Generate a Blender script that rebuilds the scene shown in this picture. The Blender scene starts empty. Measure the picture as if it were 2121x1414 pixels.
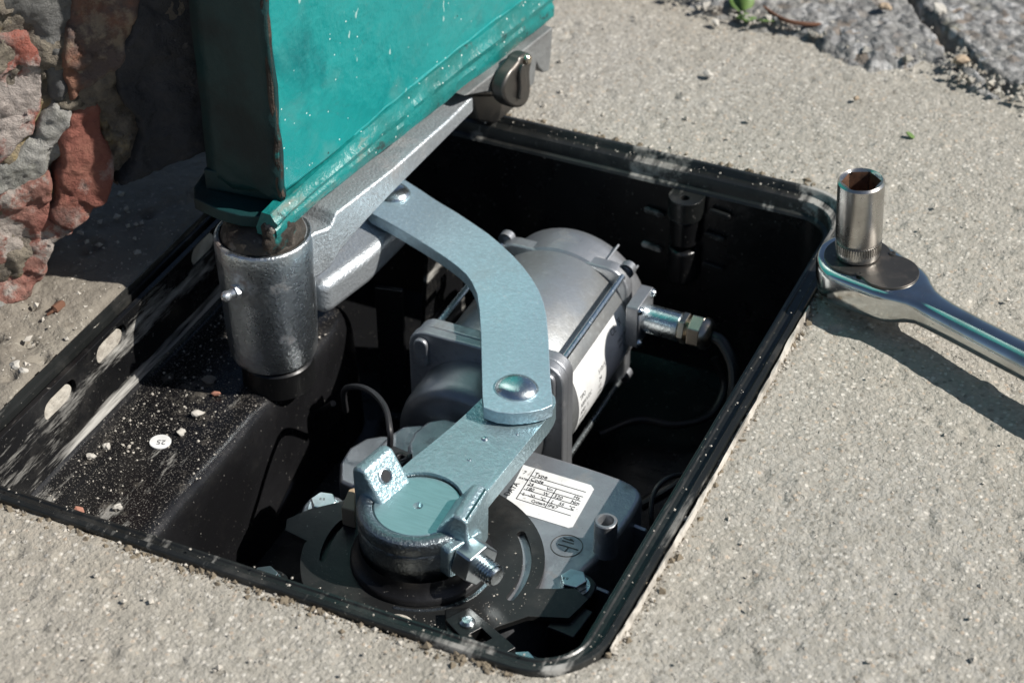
import bpy, bmesh, math, random
import numpy as np
from mathutils import Vector, Matrix
from mathutils.geometry import tessellate_polygon
R_ = math.radians
random.seed(7)
scn = bpy.context.scene
COL = scn.collection

# ------------------------------------------------------------------ camera
CR = np.array([[0.90865, 0.24777, -0.33549], [0.0, 0.0, 0.0], [0.0, 0.0, 0.0]])
FPX = 4340.0; CX, CY = 1060.5, 707.0
def _ray(x, y): return np.array([x - CX, y - CY, FPX])
_X = -_ray(-10724, -2502); _X = _X / np.linalg.norm(_X)
_Y = _ray(3564, -2617); _Y = _Y - _X * (_X @ _Y); _Y = _Y / np.linalg.norm(_Y)
_Z = np.cross(_X, _Y)
CR = np.array([_X, _Y, _Z])
CAM = np.array([0.6955, -0.696, 0.8])
def P(x, y, z=0.0):
    """where the sight line through a photo pixel meets the horizontal plane z"""
    d = CR @ _ray(x, y); t = (z - CAM[2]) / d[2]
    return Vector(CAM + t * d)
def PV(x, y, p0, n):
    """the same on the plane through p0 with normal n"""
    d = CR @ _ray(x, y); n = np.array(n); t = ((np.array(p0) - CAM) @ n) / (d @ n)
    return Vector(CAM + t * d)
cam_d = bpy.data.cameras.new('camera'); cam = bpy.data.objects.new('camera', cam_d); COL.objects.link(cam)
right, up, back = CR[:, 0], -CR[:, 1], -CR[:, 2]
cam.matrix_world = Matrix(((right[0], up[0], back[0], CAM[0]), (right[1], up[1], back[1], CAM[1]), (right[2], up[2], back[2], CAM[2]), (0, 0, 0, 1)))
cam_d.sensor_width = 36; cam_d.lens = FPX / 2121 * 36
cam_d.clip_start = 0.05; cam_d.clip_end = 500
cam_d.dof.use_dof = True; cam_d.dof.focus_distance = 1.27; cam_d.dof.aperture_fstop = 9
scn.camera = cam

# ------------------------------------------------------------------ light
SUN_AZ, SUN_EL = R_(13), R_(44.5)
w = bpy.data.worlds.new("World"); scn.world = w; w.use_nodes = True
nt = w.node_tree; nt.nodes.clear()
sky = nt.nodes.new('ShaderNodeTexSky'); sky.sky_type = 'NISHITA'; sky.sun_disc = False
sky.sun_elevation = SUN_EL; sky.sun_rotation = math.pi / 2 - SUN_AZ
bg = nt.nodes.new('ShaderNodeBackground'); bg.inputs[1].default_value = 0.05
wo = nt.nodes.new('ShaderNodeOutputWorld')
nt.links.new(sky.outputs[0], bg.inputs[0]); nt.links.new(bg.outputs[0], wo.inputs[0])
sd = bpy.data.lights.new('sun', 'SUN'); sd.energy = 5.0; sd.angle = R_(0.5); sd.color = (1.0, 0.955, 0.89)
so = bpy.data.objects.new('sun', sd); COL.objects.link(so)
sdir = Vector((math.cos(SUN_EL) * math.cos(SUN_AZ), math.cos(SUN_EL) * math.sin(SUN_AZ), math.sin(SUN_EL)))
so.rotation_euler = sdir.to_track_quat('Z', 'Y').to_euler(); so.location = sdir * 5
vs = scn.view_settings; vs.view_transform = 'Standard'; vs.look = 'None'; vs.exposure = 0.35; vs.gamma = 1.0; vs.use_curve_mapping = False

# ------------------------------------------------------------------ materials
class MB:
    def __init__(s, name, base, rough=0.5, metal=0.0, spec=0.5):
        s.m = bpy.data.materials.new(name); s.m.use_nodes = True
        s.t = s.m.node_tree; s.b = s.t.nodes['Principled BSDF']
        s.b.inputs['Roughness'].default_value = rough; s.b.inputs['Metallic'].default_value = metal
        s.b.inputs['Specular IOR Level'].default_value = spec
        s.tc = s.n('ShaderNodeTexCoord').outputs['Object']
        s.col = s.rgb(base); s.rough = None; s.rv = rough; s.metal = None; s.mv = metal; s.h = None; s.k = 0
    def n(s, t): return s.t.nodes.new(t)
    def l(s, a, b): s.t.links.new(a, b)
    def rgb(s, c):
        n = s.n('ShaderNodeRGB'); n.outputs[0].default_value = (*c, 1); return n.outputs[0]
    def coords(s, scale=(1, 1, 1), rot=(0, 0, 0)):
        s.k += 1
        m = s.n('ShaderNodeMapping'); s.l(s.tc, m.inputs[0])
        m.inputs['Scale'].default_value = scale; m.inputs['Rotation'].default_value = rot
        m.inputs['Location'].default_value = (s.k * 1.73, s.k * 0.91, s.k * 2.3)
        return m.outputs[0]
    def noise(s, scale, lo, hi, detail=4, st=(1, 1, 1), rot=(0, 0, 0), rough=0.6, dist=0.0):
        n = s.n('ShaderNodeTexNoise'); s.l(s.coords(st, rot), n.inputs['Vector'])
        n.inputs['Scale'].default_value = scale; n.inputs['Detail'].default_value = detail
        n.inputs['Roughness'].default_value = rough; n.inputs['Distortion'].default_value = dist
        return s.ramp(n.outputs['Fac'], lo, hi)
    def voro(s, scale, lo, hi, feat='F1', st=(1, 1, 1), out='Distance', rot=(0, 0, 0)):
        n = s.n('ShaderNodeTexVoronoi'); s.l(s.coords(st, rot), n.inputs['Vector']); n.feature = feat
        n.inputs['Scale'].default_value = scale
        return s.ramp(n.outputs[out], lo, hi)
    def ramp(s, x, lo, hi):
        r = s.n('ShaderNodeMapRange'); s.l(x, r.inputs[0]); r.inputs[1].default_value = lo; r.inputs[2].default_value = hi
        r.clamp = True; return r.outputs[0]
    def mul(s, a, b):
        m = s.n('ShaderNodeMath'); m.operation = 'MULTIPLY'
        for i, v in enumerate((a, b)):
            if isinstance(v, (int, float)): m.inputs[i].default_value = v
            else: s.l(v, m.inputs[i])
        return m.outputs[0]
    def add(s, a, b):
        o = s.mul(a, b); o.node.operation = 'ADD'; return o
    def mix(s, fac, c, amt=1.0, rough=None, metal=None):
        f = s.mul(fac, amt)
        m = s.n('ShaderNodeMix'); m.data_type = 'RGBA'
        s.l(f, m.inputs[0]); s.l(s.col, m.inputs[6])
        if isinstance(c, tuple): m.inputs[7].default_value = (*c, 1)
        else: s.l(c, m.inputs[7])
        s.col = m.outputs[2]
        for key, v in (('rough', rough), ('metal', metal)):
            if v is None: continue
            r = s.n('ShaderNodeMix'); r.data_type = 'FLOAT'; s.l(f, r.inputs[0])
            cur = getattr(s, key)
            if cur is None: r.inputs[2].default_value = s.rv if key == 'rough' else s.mv
            else: s.l(cur, r.inputs[2])
            r.inputs[3].default_value = v; setattr(s, key, r.outputs[0])
        return s
    def bump(s, h, dist, strength=1.0):
        v = s.mul(h, dist); s.h = v if s.h is None else s.add(s.h, v); s.bs = strength; return s
    def done(s):
        s.l(s.col, s.b.inputs['Base Color'])
        if s.rough is not None: s.l(s.rough, s.b.inputs['Roughness'])
        if s.metal is not None: s.l(s.metal, s.b.inputs['Metallic'])
        if s.h is not None:
            b = s.n('ShaderNodeBump'); b.inputs['Distance'].default_value = 1.0; b.inputs['Strength'].default_value = s.bs
            s.l(s.h, b.inputs['Height']); s.l(b.outputs[0], s.b.inputs['Normal'])
        return s.m
MT = {}
def zinc(name, base, rough, blot=(0.30, 0.28, 0.26), blot_amt=0.35, grain=0.00012, rust=0.0, metal=1.0):
    m = MB(name, base, rough, metal)
    m.mix(m.noise(14, .35, .7, 5), tuple(c * .80 for c in base), .8, rough=rough + .12)
    m.mix(m.noise(300, .45, .62, 3), tuple(min(1, c * 1.25) for c in base), .5, rough=rough - .08)
    m.mix(m.noise(22, .56, .70, 6), blot, blot_amt, rough=.6)
    if rust: m.mix(m.noise(30, .58, .68, 6), (.20, .12, .07), rust, rough=.8, metal=.3)
    m.mix(m.noise(700, .68, .74, 2), (.75, .76, .75), .6, rough=.7, metal=.2)
    m.mix(m.noise(40, .62, .66, 7, st=(1, .12, 1), rot=(0, 0, .6)), tuple(min(1, c * 1.5) for c in base), .5, rough=.25)
    m.mix(m.noise(7, .5, .62, 6), tuple(c * .78 for c in base), .5, rough=rough + .1)
    m.bump(m.noise(450, .3, .7, 3), grain * 1.5); m.bump(m.noise(45, .2, .8, 2), grain * 2)
    return m.done()
MT['zinc'] = zinc('galvanised_steel', (.44, .595, .67), .38, blot_amt=.2, metal=.68)
MT['zinc_rough'] = zinc('rough_galvanised_casting', (.50, .55, .59), .27, blot_amt=.6, grain=.00014, rust=.7, metal=.97)
MT['clevis'] = zinc('clevis_casting', (.33, .37, .39), .30, blot_amt=.5, grain=.00018, metal=1.0)
m = MB('plated_bolt', (.60, .66, .68), .30, 1.0); m.mix(m.noise(120, .5, .66, 4), (.42, .46, .48), .6); MT['bolt'] = m.done()
MT['zinc_bar'] = zinc('galvanised_bar', (.54, .58, .61), .38, blot_amt=.2, grain=.0002, rust=.3, metal=.72)
MT['zinc_crank'] = zinc('galvanised_crank', (.40, .54, .58), .32, blot_amt=.2, grain=.0002, metal=.75)
MT['zinc_bright'] = zinc('bright_zinc', (.66, .72, .74), .22, blot_amt=.1, grain=.00004)
m = MB('brushed_alloy', (.42, .58, .61), .30, .8)
m.mix(m.noise(60, .4, .7, 4, st=(1, 9, 1)), (.30, .44, .46), .6); m.bump(m.noise(900, .3, .7, 2), .00003); MT['cap'] = m.done()
m = MB('cast_aluminium', (.44, .455, .475), .40, .8)
m.mix(m.noise(18, .4, .62, 6), (.25, .26, .28), .8, rough=.5); m.mix(m.noise(55, .58, .68, 6), (.15, .145, .135), .5, rough=.7, metal=.4); m.mix(m.noise(500, .70, .76, 2), (.12, .12, .12), .7)
m.mix(m.noise(40, .62, .75, 5, st=(3, 1, 1)), (.62, .62, .66), .5)
m.bump(m.noise(700, .3, .7, 3), .00006); m.bump(m.noise(40, .2, .8, 3), .0004); MT['alu'] = m.done()
m = MB('motor_shell', (.48, .50, .51), .36, .8)
m.mix(m.noise(25, .42, .62, 6), (.27, .27, .26), .75, rough=.55); m.mix(m.noise(260, .5, .7, 3), (.6, .62, .63), .35)
m.bump(m.noise(600, .3, .7, 3), .00006); MT['shell'] = m.done()
m = MB('dark_cast_aluminium', (.26, .27, .29), .40, .8); m.mix(m.noise(30, .4, .7, 4), (.16, .17, .18), .7); m.bump(m.noise(500, .3, .7, 3), .00006); MT['neck'] = m.done()
m = MB('chrome', (.62, .64, .63), .14, 1.0)
m.mix(m.noise(40, .5, .7, 5), (.34, .33, .31), .5, rough=.3); m.mix(m.noise(280, .68, .76, 3), (.12, .10, .08), .7, rough=.6); MT['chrome'] = m.done()
m = MB('satin_steel', (.50, .49, .47), .27, 1.0)
m.mix(m.noise(60, .5, .7, 5), (.30, .28, .26), .5, rough=.4); m.mix(m.noise(300, .66, .74, 3), (.1, .08, .06), .7, rough=.6)
m.bump(m.noise(300, .3, .7, 2, st=(1, 1, .05)), .00004); MT['satin'] = m.done()
m = MB('rusty_recess', (.17, .09, .055), .7, .5); m.mix(m.noise(150, .4, .65, 4), (.06, .035, .025), .9); MT['rust'] = m.done()
m = MB('dark_steel', (.10, .095, .088), .38, .8)
m.mix(m.noise(120, .5, .66, 5), (.15, .13, .115), .6, rough=.55); m.mix(m.noise(400, .68, .74, 3), (.4, .38, .35), .5); MT['darksteel'] = m.done()
m = MB('greasy_pin_steel', (.055, .048, .040), .45, .5)
m.mix(m.noise(45, .48, .6, 6), (.06, .05, .04), .9, rough=.6, metal=.3); m.mix(m.noise(70, .6, .66, 5), (.20, .18, .16), .6, rough=.5)
m.bump(m.noise(120, .3, .7, 5), .0007); MT['pin'] = m.done()
# gate paint
m = MB('teal_gate_paint', (.005, .215, .215), .30, 0, .5)
m.mix(m.noise(9, .40, .66, 6, rough=.65), (.014, .255, .25), .85, rough=.40)
m.mix(m.noise(26, .52, .68, 6, dist=.6), (.055, .24, .235), .7)
m.mix(m.noise(11, .54, .70, 6, dist=1.0), (.0, .10, .11), .8)
m.mix(m.noise(38, .665, .70, 6, rough=.7), (.16, .12, .08), .8, rough=.8)
m.mix(m.noise(75, .70, .725, 5, rough=.7), (.012, .03, .028), .9, rough=.8)
m.mix(m.voro(120, .085, .055), (.62, .68, .64), .85, rough=.6)
m.mix(m.noise(60, .68, .70, 3, st=(1, 1, .5)), (.45, .60, .56), .6, rough=.6)
m.bump(m.noise(14, .2, .8, 4), .0018); m.bump(m.noise(90, .3, .7, 4), .0004); MT['teal'] = m.done()
m = MB('chipped_teal_rail_paint', (.005, .18, .175), .42, 0, .5)
m.mix(m.noise(16, .42, .62, 6, rough=.65), (.012, .12, .11), .85)
m.mix(m.noise(11, .54, .63, 7, st=(2.5, 1, 3), rough=.7), (.21, .19, .155), .75, rough=.85)
m.mix(m.noise(50, .60, .66, 5, rough=.7), (.015, .03, .03), .85, rough=.8)
m.mix(m.voro(130, .10, .06), (.66, .70, .66), .8, rough=.6)
m.mix(m.noise(24, .68, .71, 6), (.20, .12, .07), .8)
m.bump(m.noise(30, .3, .7, 5), .0012); m.bump(m.noise(160, .3, .7, 3), .0004); MT['rail'] = m.done()
m = MB('shaded_gate_green', (.004, .034, .036), .55, 0, .4)  # gate green darkened for the post's shaded side, plus rust and dirt flecks
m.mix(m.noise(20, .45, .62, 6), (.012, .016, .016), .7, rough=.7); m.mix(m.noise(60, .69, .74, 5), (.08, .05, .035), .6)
m.bump(m.noise(30, .3, .7, 5), .001); MT['shaded_green'] = m.done()
m = MB('weld_rust', (.03, .025, .02), .7, .2)
m.mix(m.noise(60, .48, .62, 6), (.085, .06, .045), .9); m.mix(m.noise(45, .57, .63, 5), (.005, .12, .115), .95); m.mix(m.noise(70, .62, .66, 5), (.30, .27, .24), .7)
m.bump(m.noise(120, .3, .7, 5), .001); MT['weld'] = m.done()
def plastic(name, base, rough, dust, scr=0.0, dcol=(.30, .28, .25)):
    m = MB(name, base, rough, 0, .45)
    m.mix(m.noise(10, .45, .72, 6), tuple(c * 2.2 for c in base), .7, rough=rough + .15)
    if dust: m.mix(m.noise(24, .55 - .12 * dust, .82, 8, rough=.75), dcol, .55 * dust, rough=.9)
    m.mix(m.noise(420, .69, .73, 3), (.42, .40, .36), .35 + .5 * dust, rough=.9)
    if name.startswith('dusty_box'):
        g_ = m.n('ShaderNodeNewGeometry'); sx_ = m.n('ShaderNodeSeparateXYZ'); m.l(g_.outputs['True Normal'], sx_.inputs[0]); upf = m.ramp(sx_.outputs[2], .75, .97)
        m.mix(m.mul(upf, m.noise(900, .60, .66, 2)), (.26, .24, .21), .5, rough=.9); m.mix(m.mul(upf, m.noise(13, .60, .64, 9, st=(1.6, .3, 1), rough=.75)), (.40, .39, .36), .55, rough=.9)
        m.mix(m.mul(upf, m.noise(22, .57, .72, 8, rough=.8)), (.20, .18, .15), .6, rough=.9)
    if scr:
        k = m.noise(16, .53, .61, 8, st=(1, .16, 1), rough=.72)
        m.mix(k, (.42, .41, .38), scr, rough=.9)
        m.mix(m.noise(9, .565, .61, 7, st=(1.2, .10, 1.2), rough=.7), (.50, .49, .46), scr, rough=.9)
    m.bump(m.noise(200, .3, .7, 3), .00008); m.bump(m.noise(22, .2, .8, 2), .0008)
    return m.done()
MT['black'] = plastic('black_plastic', (.0065, .0067, .007), .30, .0)
MT['box'] = plastic('black_box_plastic', (.006, .0062, .0068), .24, .12)
MT['boxwall'] = plastic('scuffed_box_wall', (.006, .0062, .0068), .26, .25, .95)
MT['shelf'] = plastic('dusty_box_ledge', (.0065, .0065, .0072), .25, .06, 0)
MT['rim'] = plastic('scuffed_box_rim', (.010, .011, .011), .30, .3, .6)
MT['disc'] = plastic('dusty_black_disc', (.010, .0105, .0105), .42, .2)
MT['rubber'] = plastic('black_rubber', (.010, .010, .011), .38, .0)
MT['cable'] = plastic('grey_black_cable', (.022, .022, .024), .42, .0)
m = MB('white_sticker', (.70, .71, .71), .4); m.mix(m.noise(60, .5, .70, 6), (.50, .49, .46), .45); m.mix(m.noise(260, .66, .72, 3), (.25, .23, .20), .6); MT['white'] = m.done()
MT['ink'] = MB('black_print', (.012, .012, .014), .5).done()
m = MB('pale_dirt', (.50, .47, .41), .95); m.mix(m.noise(80, .4, .6, 5), (.30, .27, .23), .8); m.bump(m.noise(200, .3, .7, 4), .0006); MT['dirt'] = m.done()
m = MB('brass_nickel', (.50, .44, .36), .28, 1); m.mix(m.noise(80, .5, .65, 4), (.25, .2, .16), .6); MT['nickel'] = m.done()
m = MB('lock_cast_metal', (.22, .23, .23), .55, .2); m.mix(m.noise(20, .4, .66, 6), (.12, .12, .12), .8); m.mix(m.noise(60, .64, .7, 5), (.4, .39, .36), .6)
m.bump(m.noise(200, .3, .7, 4), .0004); MT['lock'] = m.done()
# concrete
m = MB('exposed_concrete', (.405, .380, .330), .92, 0, .25)
m.mix(m.noise(3.2, .35, .66, 5), (.37, .36, .335), .9)
m.mix(m.noise(2.4, .48, .66, 6), (.35, .305, .24), .85)
m.mix(m.noise(7, .55, .70, 7, rough=.7), (.25, .235, .205), .6)
m.mix(m.noise(230, .35, .65, 5, rough=.7), (.29, .275, .24), .35)
vc = m.n('ShaderNodeTexVoronoi'); m.l(m.coords(), vc.inputs['Vector']); vc.inputs['Scale'].default_value = 330
hs = m.n('ShaderNodeSeparateColor'); m.l(vc.outputs['Color'], hs.inputs[0])
dd = m.ramp(vc.outputs['Distance'], .55, .30)
m.mix(m.ramp(hs.outputs[2], .1, .9), (.255, .240, .205), .65)
m.mix(m.mul(dd, m.ramp(hs.outputs[0], .62, .90)), (.64, .61, .55), .85)
m.mix(m.mul(dd, m.ramp(hs.outputs[1], .84, .95)), (.44, .34, .25), .75)
m.mix(m.mul(dd, m.ramp(hs.outputs[2], .88, .96)), (.12, .115, .10), .7)
m.mix(m.noise(45, .46, .66, 6, rough=.7), (.30, .285, .25), .45)
m.mix(m.noise(150, .66, .70, 4), (.14, .125, .10), .75)
m.mix(m.noise(420, .40, .62, 3), (.27, .255, .22), .4)
m.bump(m.ramp(vc.outputs['Distance'], .7, .1), .00035); m.bump(m.noise(420, .25, .75, 3, rough=.65), .0006); m.bump(m.noise(90, .25, .75, 5), .0013); m.bump(m.noise(120, .71, .655, 4), .0012)
MT['conc'] = m.done()
m = MB('mortar_bed', (.235, .215, .18), .95, 0, .2)
m.mix(m.noise(14, .4, .65, 6), (.17, .15, .125), .8); m.mix(m.noise(60, .60, .72, 5), (.12, .10, .08), .7)
m.mix(m.noise(240, .62, .7, 3), (.45, .42, .36), .5)
m.bump(m.noise(40, .25, .75, 6), .002); m.bump(m.noise(200, .3, .7, 4), .0008); MT['bed'] = m.done()
m = MB('old_asphalt', (.23, .23, .225), .9, 0, .3)
va = m.n('ShaderNodeTexVoronoi'); m.l(m.coords(), va.inputs['Vector']); va.inputs['Scale'].default_value = 120
hs = m.n('ShaderNodeSeparateColor'); m.l(va.outputs['Color'], hs.inputs[0])
m.mix(m.ramp(hs.outputs[0], .45, .95), (.46, .46, .46), .8); m.mix(m.ramp(hs.outputs[1], .8, .97), (.24, .18, .13), .7)
m.mix(m.noise(12, .45, .65, 6), (.26, .24, .20), .6); m.mix(m.noise(9, .62, .70, 6), (.14, .13, .03), .6)
m.mix(m.voro(120, .35, .8), (.08, .08, .08), .6)
m.bump(m.voro(120, .8, .1), .003); m.bump(m.noise(300, .3, .7, 4), .001); MT['asph'] = m.done()
def stone(name, base, layers, b=.002):
    m = MB(name, base, .9, 0, .25)
    for sc, lo, hi, c, a in layers: m.mix(m.noise(sc, lo, hi, 7, rough=.68), c, a)
    m.bump(m.noise(35, .25, .75, 8, rough=.75), b * 1.6); m.bump(m.noise(160, .3, .7, 6, rough=.75), .0018)
    return m.done()
MT['brick_red'] = stone('weathered_red_brick', (.27, .105, .08), [(25, .45, .65, (.37, .18, .13), .8), (30, .55, .64, (.42, .36, .32), .75), (18, .60, .68, (.12, .08, .07), .8), (60, .6, .68, (.10, .04, .03), .7)])
MT['brick_white'] = stone('whitewashed_brick', (.34, .12, .09), [(16, .47, .55, (.44, .42, .39), .85), (30, .58, .66, (.20, .17, .155), .8), (11, .55, .62, (.24, .22, .20), .8)])
MT['brick_lichen'] = stone('lichen_covered_brick', (.29, .12, .095), [(14, .40, .60, (.36, .21, .17), .8), (26, .53, .59, (.44, .41, .37), .85), (12, .56, .62, (.34, .29, .06), .85), (40, .56, .64, (.16, .12, .10), .7)])
MT['brick_brown'] = stone('sooty_brick', (.25, .13, .09), [(18, .44, .56, (.12, .105, .10), .85), (35, .54, .62, (.36, .30, .22), .7)])
MT['stone_grey'] = stone('smooth_grey_stone', (.125, .125, .125), [(14, .42, .62, (.19, .19, .18), .8), (40, .60, .70, (.32, .31, .28), .5), (9, .62, .72, (.06, .06, .06), .7)], .0010)
MT['stone_green'] = stone('pale_grey_stone', (.26, .26, .235), [(16, .42, .60, (.40, .39, .37), .85), (28, .55, .65, (.14, .14, .11), .7)], .0015)
MT['stone_shaded'] = stone('shaded_grey_stone', (.045, .047, .052), [(14, .45, .62, (.075, .075, .08), .8), (30, .64, .7, (.25, .24, .22), .6)], .0012)  # stone colour lowered to stand for the gate's shadow on it
MT['mortar'] = stone('crumbling_lime_mortar', (.32, .28, .22), [(40, .42, .58, (.16, .14, .12), .8), (18, .56, .64, (.52, .40, .20), .7), (70, .60, .68, (.05, .045, .04), .8)], .006)
m = MB('pebble', (.42, .40, .36), .9); m.mix(m.noise(60, .4, .6, 4), (.30, .27, .22), .8); m.bump(m.noise(150, .3, .7, 4), .001); MT['pebble'] = m.done()
MT['grit'] = MB('grit', (.44, .41, .36), .95).done()
m = MB('leaf_green', (.12, .20, .045), .6); m.mix(m.noise(40, .4, .6, 3), (.06, .12, .03), .8); MT['leaf'] = m.done()
MT['twig'] = MB('dry_twig', (.13, .06, .035), .9).done()
MT['grease'] = MB('grease_fitting', (.72, .74, .76), .28, .9).done()
MT['ochre'] = MB('tan_plastic', (.34, .25, .16), .6).done()

# ------------------------------------------------------------------ mesh helpers
class T:   # a thing: an empty plus parts whose meshes are in world coordinates
    pass
def tag(o, label, cat, group=None):
    o['label'] = label; o['category'] = cat
    if group: o['group'] = group
    return o
def thing(name, label, cat, loc, group=None):
    o = bpy.data.objects.new(name, None); COL.objects.link(o); o.location = loc; o.empty_display_size = .01
    return tag(o, label, cat, group)
def link(name, me, mat, parent=None, label=None, bevel=0, seg=2, ang=30, smooth=True):
    o = bpy.data.objects.new(name, me); COL.objects.link(o)
    if mat: me.materials.append(mat)
    if smooth:
        me.shade_smooth(); me.set_sharp_from_angle(angle=R_(ang))
    if parent is not None:
        o.parent = parent
        if parent.parent is None: o.location = -Vector(parent.location)
    if label: o['label'] = label
    if bevel:
        b = o.modifiers.new('bevel', 'BEVEL'); b.width = bevel; b.segments = seg; b.limit_method = 'ANGLE'; b.angle_limit = R_(ang); b.harden_normals = True
    return o
def mesh(verts, faces, M=None):
    me = bpy.data.meshes.new('m')
    if M is not None: verts = [M @ Vector(v) for v in verts]
    me.from_pydata([tuple(v) for v in verts], [], faces)
    bm = bmesh.new(); bm.from_mesh(me); bmesh.ops.remove_doubles(bm, verts=bm.verts, dist=1e-6)
    bmesh.ops.recalc_face_normals(bm, faces=bm.faces); bm.to_mesh(me); bm.free(); me.update()
    return me
def prism_data(pts, z0, z1, holes=()):
    loops = [[(p[0], p[1]) for p in pts]] + [[(p[0], p[1]) for p in h] for h in holes]
    flat = [p for l in loops for p in l]; n = len(flat)
    verts = [(x, y, z1) for x, y in flat] + [(x, y, z0) for x, y in flat]
    faces = []
    if holes:
        tris = tessellate_polygon([[Vector((x, y, 0)) for x, y in l] for l in loops])
        faces += [tuple(t) for t in tris] + [tuple(i + n for i in reversed(t)) for t in tris]
    else:
        faces += [tuple(range(n)), tuple(range(2 * n - 1, n - 1, -1))]
    k = 0
    for l in loops:
        for i in range(len(l)):
            a, b = k + i, k + (i + 1) % len(l); faces.append((a, b, b + n, a + n))
        k += len(l)
    return verts, faces
def prism(name, pts, z0, z1, mat, parent=None, holes=(), M=None, bevel=0.0, seg=2, label=None, ang=30):
    v, f = prism_data(pts, z0, z1, holes)
    return link(name, mesh(v, f, M), mat, parent, label, bevel, seg, ang)
def lathe_data(prof, n=48, base=0):
    verts, faces, rings = [], [], []
    for r, z in prof:
        if r < 1e-7: rings.append([len(verts)]); verts.append((0, 0, z))
        else:
            rings.append(list(range(len(verts), len(verts) + n)))
            verts += [(r * math.cos(2 * math.pi * i / n), r * math.sin(2 * math.pi * i / n), z) for i in range(n)]
    for a, b in zip(rings, rings[1:]):
        for i in range(n):
            j = (i + 1) % n
            if len(a) == 1 and len(b) == 1: continue
            if len(a) == 1: faces.append((a[0], b[i], b[j]))
            elif len(b) == 1: faces.append((a[i], a[j], b[0]))
            else: faces.append((a[i], a[j], b[j], b[i]))
    return verts, faces
def lathe(name, prof, mat, parent=None, M=None, n=48, ang=35, label=None):
    v, f = lathe_data(prof, n); return link(name, mesh(v, f, M), mat, parent, label, ang=ang)
def frame(o, z, x=None):
    z = Vector(z).normalized()
    x = Vector(x) if x is not None else (Vector((1, 0, 0)) if abs(z.x) < .8 else Vector((0, 1, 0)))
    y = z.cross(x).normalized(); x = y.cross(z).normalized(); o = Vector(o)
    return Matrix(((x.x, y.x, z.x, o.x), (x.y, y.y, z.y, o.y), (x.z, y.z, z.z, o.z), (0, 0, 0, 1)))
def circ(c, r, n=32, a0=0, a1=360):
    full = abs(a1 - a0) >= 359.9
    m_ = n if full else n + 1
    return [(c[0] + r * math.cos(R_(a0 + (a1 - a0) * i / n)), c[1] + r * math.sin(R_(a0 + (a1 - a0) * i / n))) for i in range(m_)]
def rrect(x0, y0, x1, y1, r, n=6):
    out = []
    for cx, cy, a in ((x1 - r, y1 - r, 0), (x0 + r, y1 - r, 90), (x0 + r, y0 + r, 180), (x1 - r, y0 + r, 270)):
        out += circ((cx, cy), r, n, a, a + 90)
    return out
def arcslot(c, r, wd, a0, a1, n=14):
    out = circ(c, r + wd, n, a0, a1)
    e = (c[0] + r * math.cos(R_(a1)), c[1] + r * math.sin(R_(a1))); out += circ(e, wd, 6, a1, a1 + 180)[1:-1]
    out += circ(c, r - wd, n, a1, a0)
    e = (c[0] + r * math.cos(R_(a0)), c[1] + r * math.sin(R_(a0))); out += circ(e, wd, 6, a0 + 180, a0 + 360)[1:-1]
    return out
def chaikin(pts, it=2):
    pts = [Vector(p[:2]) for p in pts]
    for _ in range(it):
        q = []
        for a, b in zip(pts, pts[1:] + pts[:1]): q += [a * .75 + b * .25, a * .25 + b * .75]
        pts = q
    return [tuple(p) for p in pts]
def catmull(pts, k=6):
    pts = [Vector(p) for p in pts]; pts = [pts[0] * 2 - pts[1]] + pts + [pts[-1] * 2 - pts[-2]]; out = []
    for i in range(1, len(pts) - 2):
        a, b, c, d = pts[i - 1:i + 3]
        for j in range(k):
            t = j / k
            out.append(.5 * ((2 * b) + (c - a) * t + (2 * a - 5 * b + 4 * c - d) * t * t + (3 * b - a - 3 * c + d) * t ** 3))
    out.append(pts[-2]); return out
def tube(name, pts, r, mat, parent=None, n=10, k=6, label=None):
    pts = catmull(pts, k); verts, faces = [], []; nrm = None
    for i, p in enumerate(pts):
        t = (pts[min(i + 1, len(pts) - 1)] - pts[max(i - 1, 0)]).normalized()
        if nrm is None: nrm = t.orthogonal().normalized()
        nrm = (nrm - t * nrm.dot(t)).normalized(); bn = t.cross(nrm)
        rr = r[min(int(i / k), len(r) - 1)] if isinstance(r, (list, tuple)) else r
        verts += [p + rr * (math.cos(2 * math.pi * j / n) * nrm + math.sin(2 * math.pi * j / n) * bn) for j in range(n)]
    for i in range(len(pts) - 1):
        for j in range(n):
            a = i * n + j; b = i * n + (j + 1) % n; faces.append((a, b, b + n, a + n))
    faces += [tuple(range(n - 1, -1, -1)), tuple(range((len(pts) - 1) * n, len(pts) * n))]
    return link(name, mesh(verts, faces), mat, parent, label)
def hexpts(r, a=0): return [(r * math.cos(R_(60 * i + a)), r * math.sin(R_(60 * i + a))) for i in range(6)]
def joined(name, parts, mat, parent=None, label=None, bevel=0, kind=None, ang=30):
    V, F = [], []
    for v, f, M in parts:
        k = len(V); V += [(M @ Vector(q)) if M is not None else Vector(q) for q in v]; F += [tuple(i + k for i in g) for g in f]
    me = bpy.data.meshes.new('m'); me.from_pydata([tuple(v) for v in V], [], F)
    bm = bmesh.new(); bm.from_mesh(me); bmesh.ops.recalc_face_normals(bm, faces=bm.faces); bm.to_mesh(me); bm.free()
    o = link(name, me, mat, parent, label, bevel, ang=ang)
    if kind: o['kind'] = kind
    return o
def hexhead(name, c, up_, r, h, mat, parent, rot=10, marks=True):
    M = frame(c, up_)
    o = prism(name, hexpts(r, rot), 0, h, mat, parent, M=M, bevel=r * .09, seg=2)
    return o
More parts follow.
